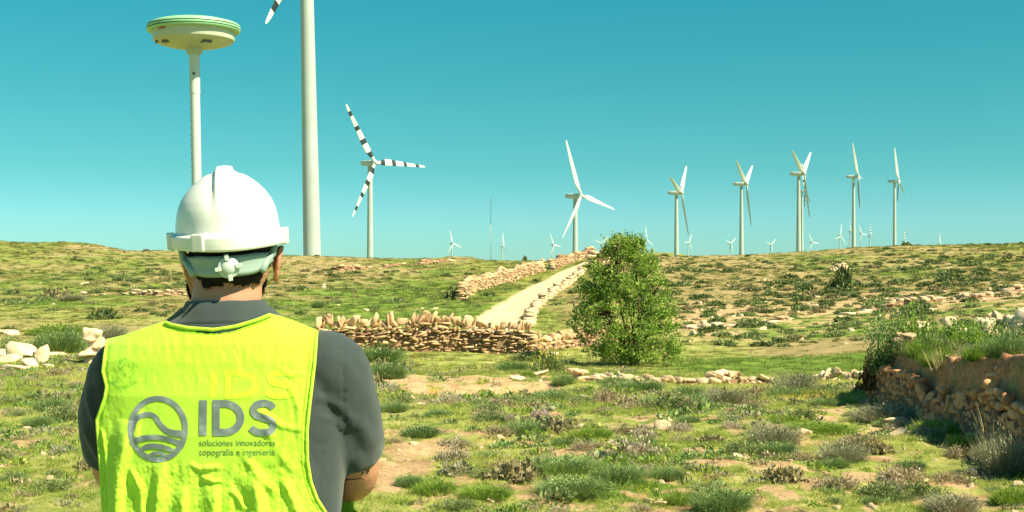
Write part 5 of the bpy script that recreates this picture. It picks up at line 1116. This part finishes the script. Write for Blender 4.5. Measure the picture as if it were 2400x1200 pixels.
def strip(idx_b, idx_f):
    A = BP[0, idx_b]; sB = sv[idx_b]; j = sB*(89); j0 = np.clip(j.astype(int), 0, 88); fj = (j-j0)[:, None]; B_ = FP[0, j0]*(1-fj)+FP[0, j0+1]*fj; rows = []
    for q in np.linspace(0, 1, 12): r_ = A*(1-q)+B_*q; r_[:, 2] += .004*math.sin(math.pi*q); rows.append(r_)
    vmb.add(np.array(rows).reshape(-1, 3), grid_faces(12, len(idx_b)))
iL = np.nonzero(250+495*sv <= 388)[0]; iR = np.nonzero(250+495*sv >= 634)[0]; strip(iL, None); strip(iR, None)
# side panels below the armholes
for side in (0, -1):
    bi = np.nonzero(BY[:, side] > 1235)[0]; A = BP[bi, side]; rows = []
    zA = A[:, 2]; fz = FP[:, side, 2][::-1]; B_ = np.stack([np.interp(zA, fz, FP[:, side, k_][::-1]) for k_ in range(3)], 1)
    sgn = 1 if side else -1
    for q in np.linspace(0, 1, 14): r_ = A*(1-q)+B_*q; r_[:, 0] += sgn*.028*math.sin(math.pi*q); rows.append(r_)
    vmb.add(np.array(rows).transpose(1, 0, 2).reshape(-1, 3), grid_faces(len(bi), 14))
g = NG('neon_vest_fabric'); o = g.coord(); 
c = g.ramp(g.noise(o, 5, 4), [(.3, (.52, .87, .05)), (.7, (.61, .92, .08))])
gi = g.n('NewGeometry'); c2 = c
vd = g.n('VectorMath', operation='DISTANCE'); st = on_back(288, 878)-off; g.l(o, vd.inputs[0]); vd.inputs[1].default_value = tuple(st)
dark_mottle = g.math('MULTIPLY', g.math('MULTIPLY', g.math('SUBTRACT', g.noise(o, 95, 6, .75), .46), 6.0, True), g.math('LESS_THAN', g.math('ADD', vd.outputs['Value'], g.math('MULTIPLY', g.noise(o, 30, 2), .03)), .050))  # mottled patch of darker green near the left armhole
c = g.mix(g.math('MULTIPLY', dark_mottle, .85), c, (.13, .50, .015))
g.base(c, .75, .2); g.b.inputs['Sheen Weight'].default_value = .2; g.bump(g.math('ADD', g.math('MULTIPLY', g.noise(o, 900, 2), .15), g.noise(o, 55, 8, .7)), .55, .0028)
t_ = g.n('BsdfTranslucent'); g.l(c, t_.inputs[0]); mx = g.n('MixShader'); mx.inputs[0].default_value = .16; g.l(g.b.outputs[0], mx.inputs[1]); g.l(t_.outputs[0], mx.inputs[2]); g.l(mx.outputs[0], g.out.inputs[0]); M['vest'] = g.m
vmb.V = [v-off for v in vmb.V]; vest = vmb.build('safety_vest', M['vest'], man, smooth=True)
md = vest.modifiers.new('thickness', 'SOLIDIFY'); md.thickness = .0012; md.offset = 0
# binding tape round the neck and the armholes
def px_tube(us, Ys, rad, lift): return tube(on_back(us, Ys, lift), rad, 8)
bm_ = MB(); n = 160
uu = np.linspace(388, 634, n); bm_.add(*px_tube(uu, np.interp(uu, TOPL[:, 0], TOPL[:, 1])+1, .0036, .005))
YY = np.linspace(797, 1235, n); bm_.add(*px_tube(np.interp(YY, VU_L[:, 0], VU_L[:, 1])+2, YY, .0030, .001)); YY = np.linspace(777, 1235, n); bm_.add(*px_tube(np.interp(YY, VU_R[:, 0], VU_R[:, 1])-3, YY, .0034, .001))
bm_.V = [v-off for v in bm_.V]; bm_.build('binding', M['vest'], vest, smooth=True)

# printed logo and lettering
g = NG('silver_grey_print'); o = g.coord(); g.base(g.ramp(g.noise(o, 28, 3), [(.35, (.13, .175, .18)), (.55, (.20, .25, .26)), (.68, (.36, .42, .42))]), .55, .4); M['print'] = g.m
g = NG('faded_print'); g.base((.56, .93, .045), .75, .2); M['ghost'] = g.m
M['thin_print'] = plain('thin_print', (.17, .30, .10), .6, .3, .2, 60)
def ribbon(pts, w, closed=False, step=2.0, cols=4):
    p = np.asarray(pts, float)
    if closed: p = np.vstack([p, p[:1]])
    s = np.concatenate([[0], np.cumsum(np.hypot(*np.diff(p, axis=0).T))]); n = max(3, int(s[-1]/step)); t = np.linspace(0, s[-1], n); q = np.stack([np.interp(t, s, p[:, i]) for i in (0, 1)], 1)
    T = np.gradient(q, axis=0)
    if closed: T[0] = T[-1] = q[1]-q[-2]
    T /= np.maximum(1e-9, np.linalg.norm(T, axis=1, keepdims=True)); N_ = np.stack([-T[:, 1], T[:, 0]], 1); c_ = np.linspace(-.5, .5, cols+1); ww = w if np.isscalar(w) else np.interp(t/s[-1], np.linspace(0, 1, len(w)), w)
    V = q[:, None, :]+N_[:, None, :]*c_[None, :, None]*np.reshape(ww, (-1, 1, 1) if not np.isscalar(w) else (1, 1, 1)); return V.reshape(-1, 2), grid_faces(n, cols+1)
def cr_spline(P, n=12):
    P = np.asarray(P, float); out = []
    for i in range(len(P)-1):
        p0, p1, p2, p3 = P[max(i-1, 0)], P[i], P[i+1], P[min(i+2, len(P)-1)]
        for t in np.linspace(0, 1, n, endpoint=False): out.append(.5*((2*p1)+(p2-p0)*t+(2*p0-5*p1+4*p2-p3)*t*t+(3*p1-p0-3*p2+p3)*t**3))
    return np.array(out+[P[-1]])
def print_on(name, pieces, m, lift=.0016, parent=None):
    mb = MB()
    for k_, (V, Q_) in enumerate(pieces): mb.add(on_back(V[:, 0], V[:, 1], lift+.00015*k_)-off, Q_)
    return mb.build(name, m, parent or vest, smooth=True)
an = np.linspace(0, 2*math.pi, 90); 
print_on('emblem_ring', [ribbon(np.stack([370+64*np.sin(an), 1005.5-71.5*np.cos(an)], 1), 13)], M['print'])
print_on('emblem_waves', [ribbon(cr_spline([(309, 1010), (318, 984), (340, 972), (362, 976), (378, 998), (398, 1013), (434, 1018)]), [12, 12, 12, 12, 13, 15, 17]),
                          ribbon(cr_spline([(306, 1042), (325, 1030), (358, 1025), (392, 1029), (432, 1044)]), [13, 13, 12, 12, 12]), ribbon(cr_spline([(322, 1058), (345, 1047), (370, 1046), (394, 1052), (418, 1062)]), [4, 12, 12, 11, 5]),
                          ribbon(cr_spline([(343, 1073), (358, 1064), (376, 1062), (396, 1072)]), [4, 9, 9, 6])], M['print'])
def ids(x0, y0, sx_, sy_, m, nm, wf=1.0):
    T_ = lambda P: np.asarray(P, float)*[sx_, sy_]+[x0, y0]; a = np.linspace(-math.pi/2, math.pi/2, 24)
    I_ = ribbon(T_([(9, 0), (8, 83)]), 18*sx_*wf)
    D_ = ribbon(T_(np.vstack([[(31, 8), (52, 8)], np.stack([60+37*np.cos(a), 41.5+33.5*np.sin(a)], 1), [(31, 75)]])), 17*sx_*wf); D2 = ribbon(T_([(39.5, 16.2), (39.5, 66.8)]), 17*sx_*wf)
    S_ = ribbon(T_(cr_spline([(174, 19), (165, 10), (150, 7), (134, 11), (127, 23), (133, 35), (150, 41), (167, 48), (173, 60), (166, 72), (149, 76), (132, 73), (121, 64)], 8)), 16.5*sx_*wf)
    return print_on(nm, [I_, D_, D2, S_], m, .0016 if nm != 'faded_lettering' else .0009)
ids(467, 938, 1.0, 1.0, M['print'], 'lettering')
ids(490, 868, 1.12, .80, M['ghost'], 'faded_lettering', .8)
def text_px(body_, x0, x1, ybase, m, nm, parent, mapper, bold=0.0, asp=1.0):
    cu = bpy.data.curves.new('t', 'FONT'); cu.body = body_; cu.offset = bold; cu.resolution_u = 3; to = bpy.data.objects.new('t', cu); COL.objects.link(to)
    dg = bpy.context.evaluated_depsgraph_get(); me = bpy.data.meshes.new_from_object(to.evaluated_get(dg)); n = len(me.vertices); V = np.zeros(n*3, np.float32); me.vertices.foreach_get('co', V); V = V.reshape(-1, 3)
    me.calc_loop_triangles(); Tn = np.zeros(len(me.loop_triangles)*3, np.int32); me.loop_triangles.foreach_get('vertices', Tn)
    bpy.data.objects.remove(to); k_ = (x1-x0)/(V[:, 0].max()-V[:, 0].min()); u = x0+(V[:, 0]-V[:, 0].min())*k_; Y = ybase-V[:, 1]*k_*asp
    return mesh(nm, mapper(u, Y), Tn.reshape(-1, 3), m, parent=parent)
mp = lambda u, Y: on_back(u, Y, .0013)-off
text_px('soluciones innovadoras', 467, 645, 1045, M['thin_print'], 'tagline', vest, mp, .002, 1.15)
text_px('topografía e ingeniería', 467, 644, 1067, M['thin_print'], 'tagline', vest, mp, .002, 1.15)

# seams of the vest
M['seam'] = plain('vest_seam', (.34, .66, .02), .8, .15, .1, 60)
sv_ = [ribbon(np.stack([np.interp(q_, VU_R[:, 0], VU_R[:, 1])-15, q_], 1), 2.0, cols=1) for q_ in (np.linspace(790, 1195, 160),)]
sv_ += [ribbon(np.stack([np.interp(q_, VU_L[:, 0], VU_L[:, 1])+11, q_], 1), 1.8, cols=1) for q_ in (np.linspace(810, 1195, 160),)]
q_ = np.linspace(392, 630, 120); sv_.append(ribbon(np.stack([q_, np.interp(q_, TOPL[:, 0], TOPL[:, 1])+11], 1), 1.8, cols=1))
print_on('seam', sv_, M['seam'], .0012)
# trousers and boots
M['denim'] = plain('dark_trousers', (.045, .055, .07), .9, .15, .2, 20, bump=.3, bscale=500); M['boot'] = plain('boot_leather', (.10, .065, .04), .7, .3, .2, 20)
pr_ = [loft_torso(-.004, .88, 1.04)]
for s_ in (-1, 1): pr_.append(tb([(XC+s_*.095, YC, .96), (XC+s_*.11, YC+.005, .72), (XC+s_*.12, YC, .50), (XC+s_*.125, YC-.015, .30), (XC+s_*.13, YC-.01, .07)], [.103, .093, .074, .070, .066]))
V_, F_, N_ = remeshed(pr_, .009, 4); V_ += N_*(.005*fbm(V_[:, 0]*14, V_[:, 2]*18, 91, 3))[:, None]; sub(man, 'trousers', V_, F_, M['denim'], smooth=True)
for s_ in (-1, 1):
    V_, F_, N_ = remeshed([tb([(XC+s_*.13, YC-.01, .15), (XC+s_*.13, YC-.02, .06)], [.05, .052]), tb([(XC+s_*.13, YC-.04, .052), (XC+s_*.135, YC+.06, .050), (XC+s_*.14, YC+.16, .042)], [.05, .052, .044])], .007, 3); V_[:, 2] = np.maximum(V_[:, 2], .002); sub(man, 'boot', V_, F_, M['boot'], smooth=True)
# hair and beard: short growth on the skull
Lc = (BV-HC3)@RH      # head frame
M['hair'] = plain('dark_hair', (.022, .016, .013), .8, .2, .3, 60)
def growth(mask, offm, nm, n_str, ln, seed, dirv):
    vi = np.full(len(BV), -1); sel = np.nonzero(mask)[0]; vi[sel] = np.arange(len(sel)); fs = [vi[f][(vi[f] >= 0).all(1)] for f in BF]
    V = BV[sel]+BN[sel]*offm; mb = MB(); r = np.random.default_rng(seed)
    for f in fs:
        if len(f): (mb.add(V, Q=f) if f.shape[1] == 4 else mb.add(V, T=f))
    k_ = r.integers(0, len(sel), n_str); p = BV[sel][k_]+r.normal(0, .002, (n_str, 3)); nrm = BN[sel][k_]*.6+np.array(dirv)+r.normal(0, .3, (n_str, 3)); nrm /= np.linalg.norm(nrm, axis=1, keepdims=True)
    sd = np.cross(nrm, r.normal(0, 1, (n_str, 3))); sd /= np.linalg.norm(sd, axis=1, keepdims=True); l_ = ln*r.uniform(.5, 1.2, n_str)[:, None]
    T3 = np.stack([p-sd*.0006, p+sd*.0006, p+nrm*l_], 1).reshape(-1, 3); mb.add(T3, T=np.arange(n_str*3).reshape(-1, 3)); mb.V = [v-off for v in mb.V]; mb.build(nm, M['hair'], man)
nz = fbm(BV[:, 0]*90, BV[:, 2]*90, 95, 3)
ear = (np.abs(Lc[:, 0]) > .077) & (Lc[:, 2] < .0) 
hl = -.088+.010*np.abs(Lc[:, 0]/.06)**2*-1+.012*nz
hm = (Lc[:, 2] > hl+.055*np.clip((np.abs(Lc[:, 0])-.050)/.02, 0, 1)) & (Lc[:, 1] < .02) & ~ear & (Lc[:, 2] > -.11)
hm |= (Lc[:, 2] > .02) & (Lc[:, 1] < .06)
growth(hm, .0028, 'hair', 9000, .007, 3, (0, 0, -.6))
bmk = (Lc[:, 1] > .015) & (Lc[:, 2] < -.050+.01*nz) & (Lc[:, 2] > -.13) & ~((np.abs(Lc[:, 0]) < .03) & (Lc[:, 2] > -.085) & (Lc[:, 2] < -.06)) & (BV[:, 2] > 1.57)
growth(bmk, .004, 'beard', 5000, .008, 4, (0, .2, -.5))

# hard hat
g = NG('white_hard_hat_plastic'); o = g.coord(); g.base(g.ramp(g.noise(o, 10, 4), [(.3, (.74, .76, .74)), (.7, (.80, .82, .80))]), .32, .5); g.bump(g.noise(o, 30, 3), .05, .001); M['hat'] = g.m
M['band'] = plain('pale_grey_plastic', (.30, .40, .37), .45, .4, .06, 20); M['dark_plastic'] = plain('dark_plastic', (.03, .035, .035), .5, .4)
HO = np.array([-.5385, 2.435, 1.693]); RT = np.array(Matrix.Rotation(math.radians(9), 3, 'Z') @ Matrix.Rotation(math.radians(-3.2), 3, 'Y') @ Matrix.Rotation(math.radians(5), 3, 'X'))
PR = [(.0, .1080), (.0, .1100), (.0030, .1118), (.012, .1122), (.0215, .1120), (.0245, .1105), (.0258, .1060), (.0275, .1015), (.040, .1005), (.056, .0985), (.071, .0950), (.086, .0885), (.100, .0790), (.112, .0680), (.122, .0560), (.131, .0425), (.138, .0280), (.1425, .0140), (.144, .0)]
pz = np.array([p[0] for p in PR]); prr = np.array([p[1] for p in PR]); 
ti = np.linspace(0, len(PR)-1, 110); pz2 = np.interp(ti, range(len(PR)), pz); pr2 = np.interp(ti, range(len(PR)), prr)
kk = np.array([.25, .5, .25])
for _ in range(3): pz2[30:-1] = np.convolve(np.pad(pz2, 1, 'edge'), kk, 'valid')[30:-1]; pr2[30:-1] = np.convolve(np.pad(pr2, 1, 'edge'), kk, 'valid')[30:-1]
na = 240; aa = np.arange(na)/na*2*math.pi
X = pr2[:, None]*np.cos(aa); Yh = pr2[:, None]*np.sin(aa)*1.20; Zh = np.repeat(pz2[:, None], na, 1)
fr = np.clip(np.sin(aa), 0, 1)**3; lowm = np.clip(1-pz2/.026, 0, 1)[:, None]; Yh = Yh+lowm*fr*.030; Zh = Zh-lowm*fr*.010
bk = np.clip(-np.sin(aa), 0, 1)**4; Zh = Zh-lowm*bk*.004
rid = (1-sstep(.0145, .0185, np.abs(X)))*sstep(.080, .118, Zh); Zh = Zh+.0075*rid; 
rb = (1-sstep(.010, .022, np.abs(X)*(1)))*sstep(.045, .10, Zh)*(1-sstep(.115, .13, Zh)); Yh = Yh-np.where(Yh < 0, .003, -.003)*rb
grv = np.exp(-((np.abs(X)-.026)/.006)**2)*sstep(.05, .09, Zh)*(1-sstep(.135, .145, Zh)); Zh = Zh-.0022*grv
def hat(P): return (np.asarray(P).reshape(-1, 3)@RT.T)+HO
X, Yh = X*.955, Yh*.965; V_ = hat(np.stack([X, Yh, Zh], -1)); hatm = MB(); hatm.add(V_-off, grid_faces(110, na, True))
hard = hatm.build('hard_hat', M['hat'], man, smooth=True); md = hard.modifiers.new('shell', 'SOLIDIFY'); md.thickness = .0028; md.offset = -1 
def rbox(c_, s_, R=None, n=6, e=.35):
    v, f = ICO3; p = np.sign(v)*np.abs(v)**e; p = p/np.maximum(1e-6, np.abs(p).max(1, keepdims=True))*.9+p*.1; p = p*np.asarray(s_)/2
    if R is not None: p = p@np.array(R).T
    return p+np.asarray(c_), None, f
for ang, wd in ((-116, .024), (-8, .024), (188, .024)):
    a = math.radians(ang); c_ = np.array([.1060*math.cos(a), .1060*1.2*math.sin(a), .014]); V, _, f = rbox(c_, (wd, .014, .032), Matrix.Rotation(a+math.pi/2, 3, 'Z')); mesh('accessory_slot', hat(V)-off, f, M['hat'], parent=hard, smooth=True)
# headband with side arms and the ratchet knob
HB = np.array([-.5365, 2.435, 1.6555]); RB = np.array(Matrix.Rotation(math.radians(9), 3, 'Z') @ Matrix.Rotation(math.radians(-3.6), 3, 'Y') @ Matrix.Rotation(math.radians(2), 3, 'X'))
hbw = lambda P: (np.asarray(P).reshape(-1, 3)@RB.T)+HB
a = np.linspace(math.radians(-172), math.radians(-8), 90); rows = []
for rr_, zz_ in ((.0, .0165), (.0016, .0175), (.0022, .012), (.0016, .010), (.0016, -.010), (.0022, -.012), (.0016, -.0175), (.0, -.0165)):
    gr_ = .50+.50*sstep(0, .35, np.abs(np.cos(a))*-1+1); rows.append(np.stack([(.0795+rr_)*np.cos(a), (.104+rr_)*np.sin(a), zz_*(.55+.45*sstep(1.0, .55, np.abs(np.cos(a))))+.012*np.abs(np.cos(a))**3], 1))
V_ = hbw(np.array(rows)); band_ = mesh('headband', V_-off, grid_faces(8, 90), M['band'], parent=hard, smooth=True); md = band_.modifiers.new('t', 'SOLIDIFY'); md.thickness = .002
for s_ in (-1, 1):
    cp = [(s_*.080, -.030, .014), (s_*.0845, -.020, .030), (s_*.086, -.012, .046)]; V, Q_, T_ = tube(hbw(cp), .0075, 10); mesh('suspension_arm', V-off, [Q_, T_], M['band'], parent=hard, smooth=True)
    cp = [(s_*.062, -.072, -.012), (s_*.070, -.058, .004), (s_*.078, -.040, .014)]; V, Q_, T_ = tube(hbw(cp), [.008, .0075, .007], 10); mesh('suspension_arm', V-off, [Q_, T_], M['band'], parent=hard, smooth=True)
kb = MB(); kc = np.array([0.004, -.1100, -.002])
def disk(c_, r_, y0, y1, ns=40, e=.0008):
    an = np.arange(ns)/ns*2*math.pi; V = []
    for rr_, yy_ in ((r_*.0+1e-5, y0), (r_-e, y0), (r_, y0-e), (r_, y1+e), (r_-e, y1), (r_*.0+1e-5, y1)): V.append(np.stack([c_[0]+rr_*np.cos(an), np.full(ns, c_[1]+yy_), c_[2]+rr_*np.sin(an)], 1))
    return np.vstack(V), grid_faces(6, ns, True)
for r_, y0, y1 in ((.0195, 0, -.006), (.0125, -.006, -.010), (.0105, -.010, -.0125)): V, Q_ = disk(kc, r_, y0, y1); kb.add(hbw(V)-off, Q_)
for j in range(4):
    an_ = j*math.pi/2+.12; c_ = kc+np.array([math.cos(an_)*.0185, -.0085, math.sin(an_)*.0185]); V, _, f = rbox(c_, (.012, .006, .0075), Matrix.Rotation(-an_, 3, 'Y')); kb.add(hbw(V)-off, T=f)
M['knob'] = plain('knob_plastic', (.62, .70, .66), .4, .4); kb.build('ratchet_knob', M['knob'], hard, smooth=False)
# forearm tattoo: numerals and a line drawn on the elbow side of the forearm
cand = BV[(BV[:, 0] > -.40) & (BV[:, 2] < 1.30) & (BV[:, 2] > 1.1)]
cn = BN[(BV[:, 0] > -.40) & (BV[:, 2] < 1.30) & (BV[:, 2] > 1.1)]
def on_arm(u, Y, lift=.0008):
    out = []
    for a_, b_ in zip(np.ravel(u), np.ravel(Y)):
        m_ = cn[:, 1] < .3; pu, pY = px_of(cand[m_]); dd = (pu-a_)**2+(pY-b_)**2+((cand[m_][:, 1]-2.44)*300)**2*.05; i = np.argsort(dd)[:3]; y = np.median(cand[m_][i, 1])-lift-.001; out.append([(a_-CX)/F*y, y, HC-(b_-EY)/F*y])
    return np.array(out)
M['ink'] = plain('tattoo_ink', (.05, .04, .05), .6, .3)
mpa = lambda u, Y: on_arm(u, Y)-off
text_px('19', 848, 866, 1112, M['ink'], 'tattoo', body_o, mpa, .01, 1.0)
V, Q_ = ribbon(cr_spline([(800, 1117), (820, 1110), (842, 1098)]), 1.8, cols=1); mesh('tattoo', mpa(V[:, 0], V[:, 1]), Q_, M['ink'], parent=body_o)
V, Q_ = ribbon(cr_spline([(799, 1126), (825, 1124), (846, 1122), (854, 1126)]), 1.8, cols=1); mesh('tattoo', mpa(V[:, 0], V[:, 1]), Q_, M['ink'], parent=body_o)

# ------------------------------------------------------------ survey receiver on its pole
PD = 2.80; ps = PD/F; pt = P3(455, 112, PD); pb_ = Vector((P3(497, 2397, PD).x, PD, 0)); gz = h1(pb_.x, PD)
lean_x = math.atan2(pt.x-pb_.x, pt.z-gz)
rod = empty('survey_pole', (pb_.x, PD, gz), label='satellite survey receiver disc on a tall silver pole rising behind the hard hat', cat='survey receiver'); rod.rotation_euler = (0, lean_x, 0)
hp = (pt.z-gz)/math.cos(lean_x)
M['alu'] = plain('brushed_pole', (.62, .66, .63), .4, .5, .05, 3); M['cap_green'] = plain('pale_green_plastic', (.36, .66, .40), .38, .45, .04, 8); M['groove'] = plain('dark_green_rubber', (.03, .13, .06), .6, .3); M['housing'] = plain('ivory_plastic', (.52, .55, .44), .42, .4, .06, 8)
M['label_red'] = plain('red_mark', (.50, .06, .03), .5, .4); M['socket'] = plain('socket_grey', (.10, .11, .10), .5, .4)
pm = MB(); lathe([(.002, 0), (.006, .04), (.0106, .09), (.0106, 1.2), (.0116, 1.2), (.0116, 1.23), (.0106, 1.23), (.0106, hp-.10), (.0114, hp-.10), (.0114, hp-.012)], 32, pm); pm.build('pole', M['alu'], rod, smooth=True).data
def part(nm, prof, m, par=rod, ns=96): mb_ = MB(); lathe(prof, ns, mb_); return mb_.build(nm, m, par, smooth=True)
z0 = hp; rx_ = 107*ps
part('mount_collar', [(.0135, z0-.014), (.0175, z0-.012), (.0175, z0+.004), (.010, z0+.006)], M['housing'])
hous = part('receiver_housing', [(.0, z0), (.030, z0+0.00037), (.060, z0+0.00444), (.080, z0+0.01036), (.0865, z0+0.01480), (.0878, z0+0.01924), (.0880, z0+0.03552), (.084, z0+0.03848), (0.0, z0+0.03848)], M['housing'])
part('receiver_cap', [(.086, z0+0.03367), (.0965, z0+0.03367), (.0990, z0+0.03515), (.0998, z0+0.03700), (.0975, z0+0.03811), (.0975, z0+0.03922), (.1002, z0+0.03996), (.1002, z0+0.04292), (.0978, z0+0.04366), (.0978, z0+0.04477), (.1000, z0+0.04551), (.0990, z0+0.04847), (.092, z0+0.05217), (.075, z0+0.05698), (.050, z0+0.06031), (.025, z0+0.06179), (0, z0+0.06216)], M['cap_green'])
gm = part('seal_ring', [(.0979, z0+0.03789), (.0984, z0+0.03818), (.0984, z0+0.03922), (.0979, z0+0.03952)], M['groove']); gm = part('seal_ring', [(.0981, z0+0.04351), (.0986, z0+0.04381), (.0986, z0+0.04470), (.0981, z0+0.04499)], M['groove'])
def ondisc(ang, r_, z, s3, m, nm): 
    a = math.radians(ang); R_ = Matrix.Rotation(a+math.pi/2, 3, 'Z'); V, _, f = rbox((0, 0, 0), s3, None); V = V@np.array(R_).T+[r_*math.cos(a), r_*math.sin(a), z]; return mesh(nm, V, f, m, parent=hous, smooth=True)
ondisc(-52, .062, z0+.0048, (.020, .016, .006), M['socket'], 'socket'); ondisc(-52, .062, z0+.0030, (.012, .010, .005), M['housing'], 'socket_cap')
ondisc(-135, .070, z0+.0067, (.016, .010, .006), M['socket'], 'socket'); ondisc(-160, .079, z0+.013, (.026, .006, .010), M['socket'], 'side_port')
def on_house(u, Y):
    x = (np.asarray(u)-455)*ps; a = np.arcsin(np.clip(x/.0884, -1, 1)); return np.stack([.0886*np.sin(a), -.0886*np.cos(a), z0+.033+(67-np.asarray(Y))*ps*1.0], 1)
text_px('Leica', 391, 411, 71, M['label_red'], 'brand_mark', hous, on_house, .02, 1.2)
sc_ = MB(); V, Q_ = disk(np.array([.001, -.0112, hp-.058]), .0032, 0, -.0012, 20, .0003); sc_.add(V, Q_); sc_.build('lock_screw', M['socket'], rod)
tk = MB()
for j in range(70): 
    zz_ = hp-.12-j*.014; a = math.radians(-140); V, _, f = rbox((.0107*math.cos(a), .0107*math.sin(a), zz_), (.004 if j % 5 else .007, .0008, .0012)); tk.add(V, T=f)
tk.build('scale_marks', M['socket'], rod)
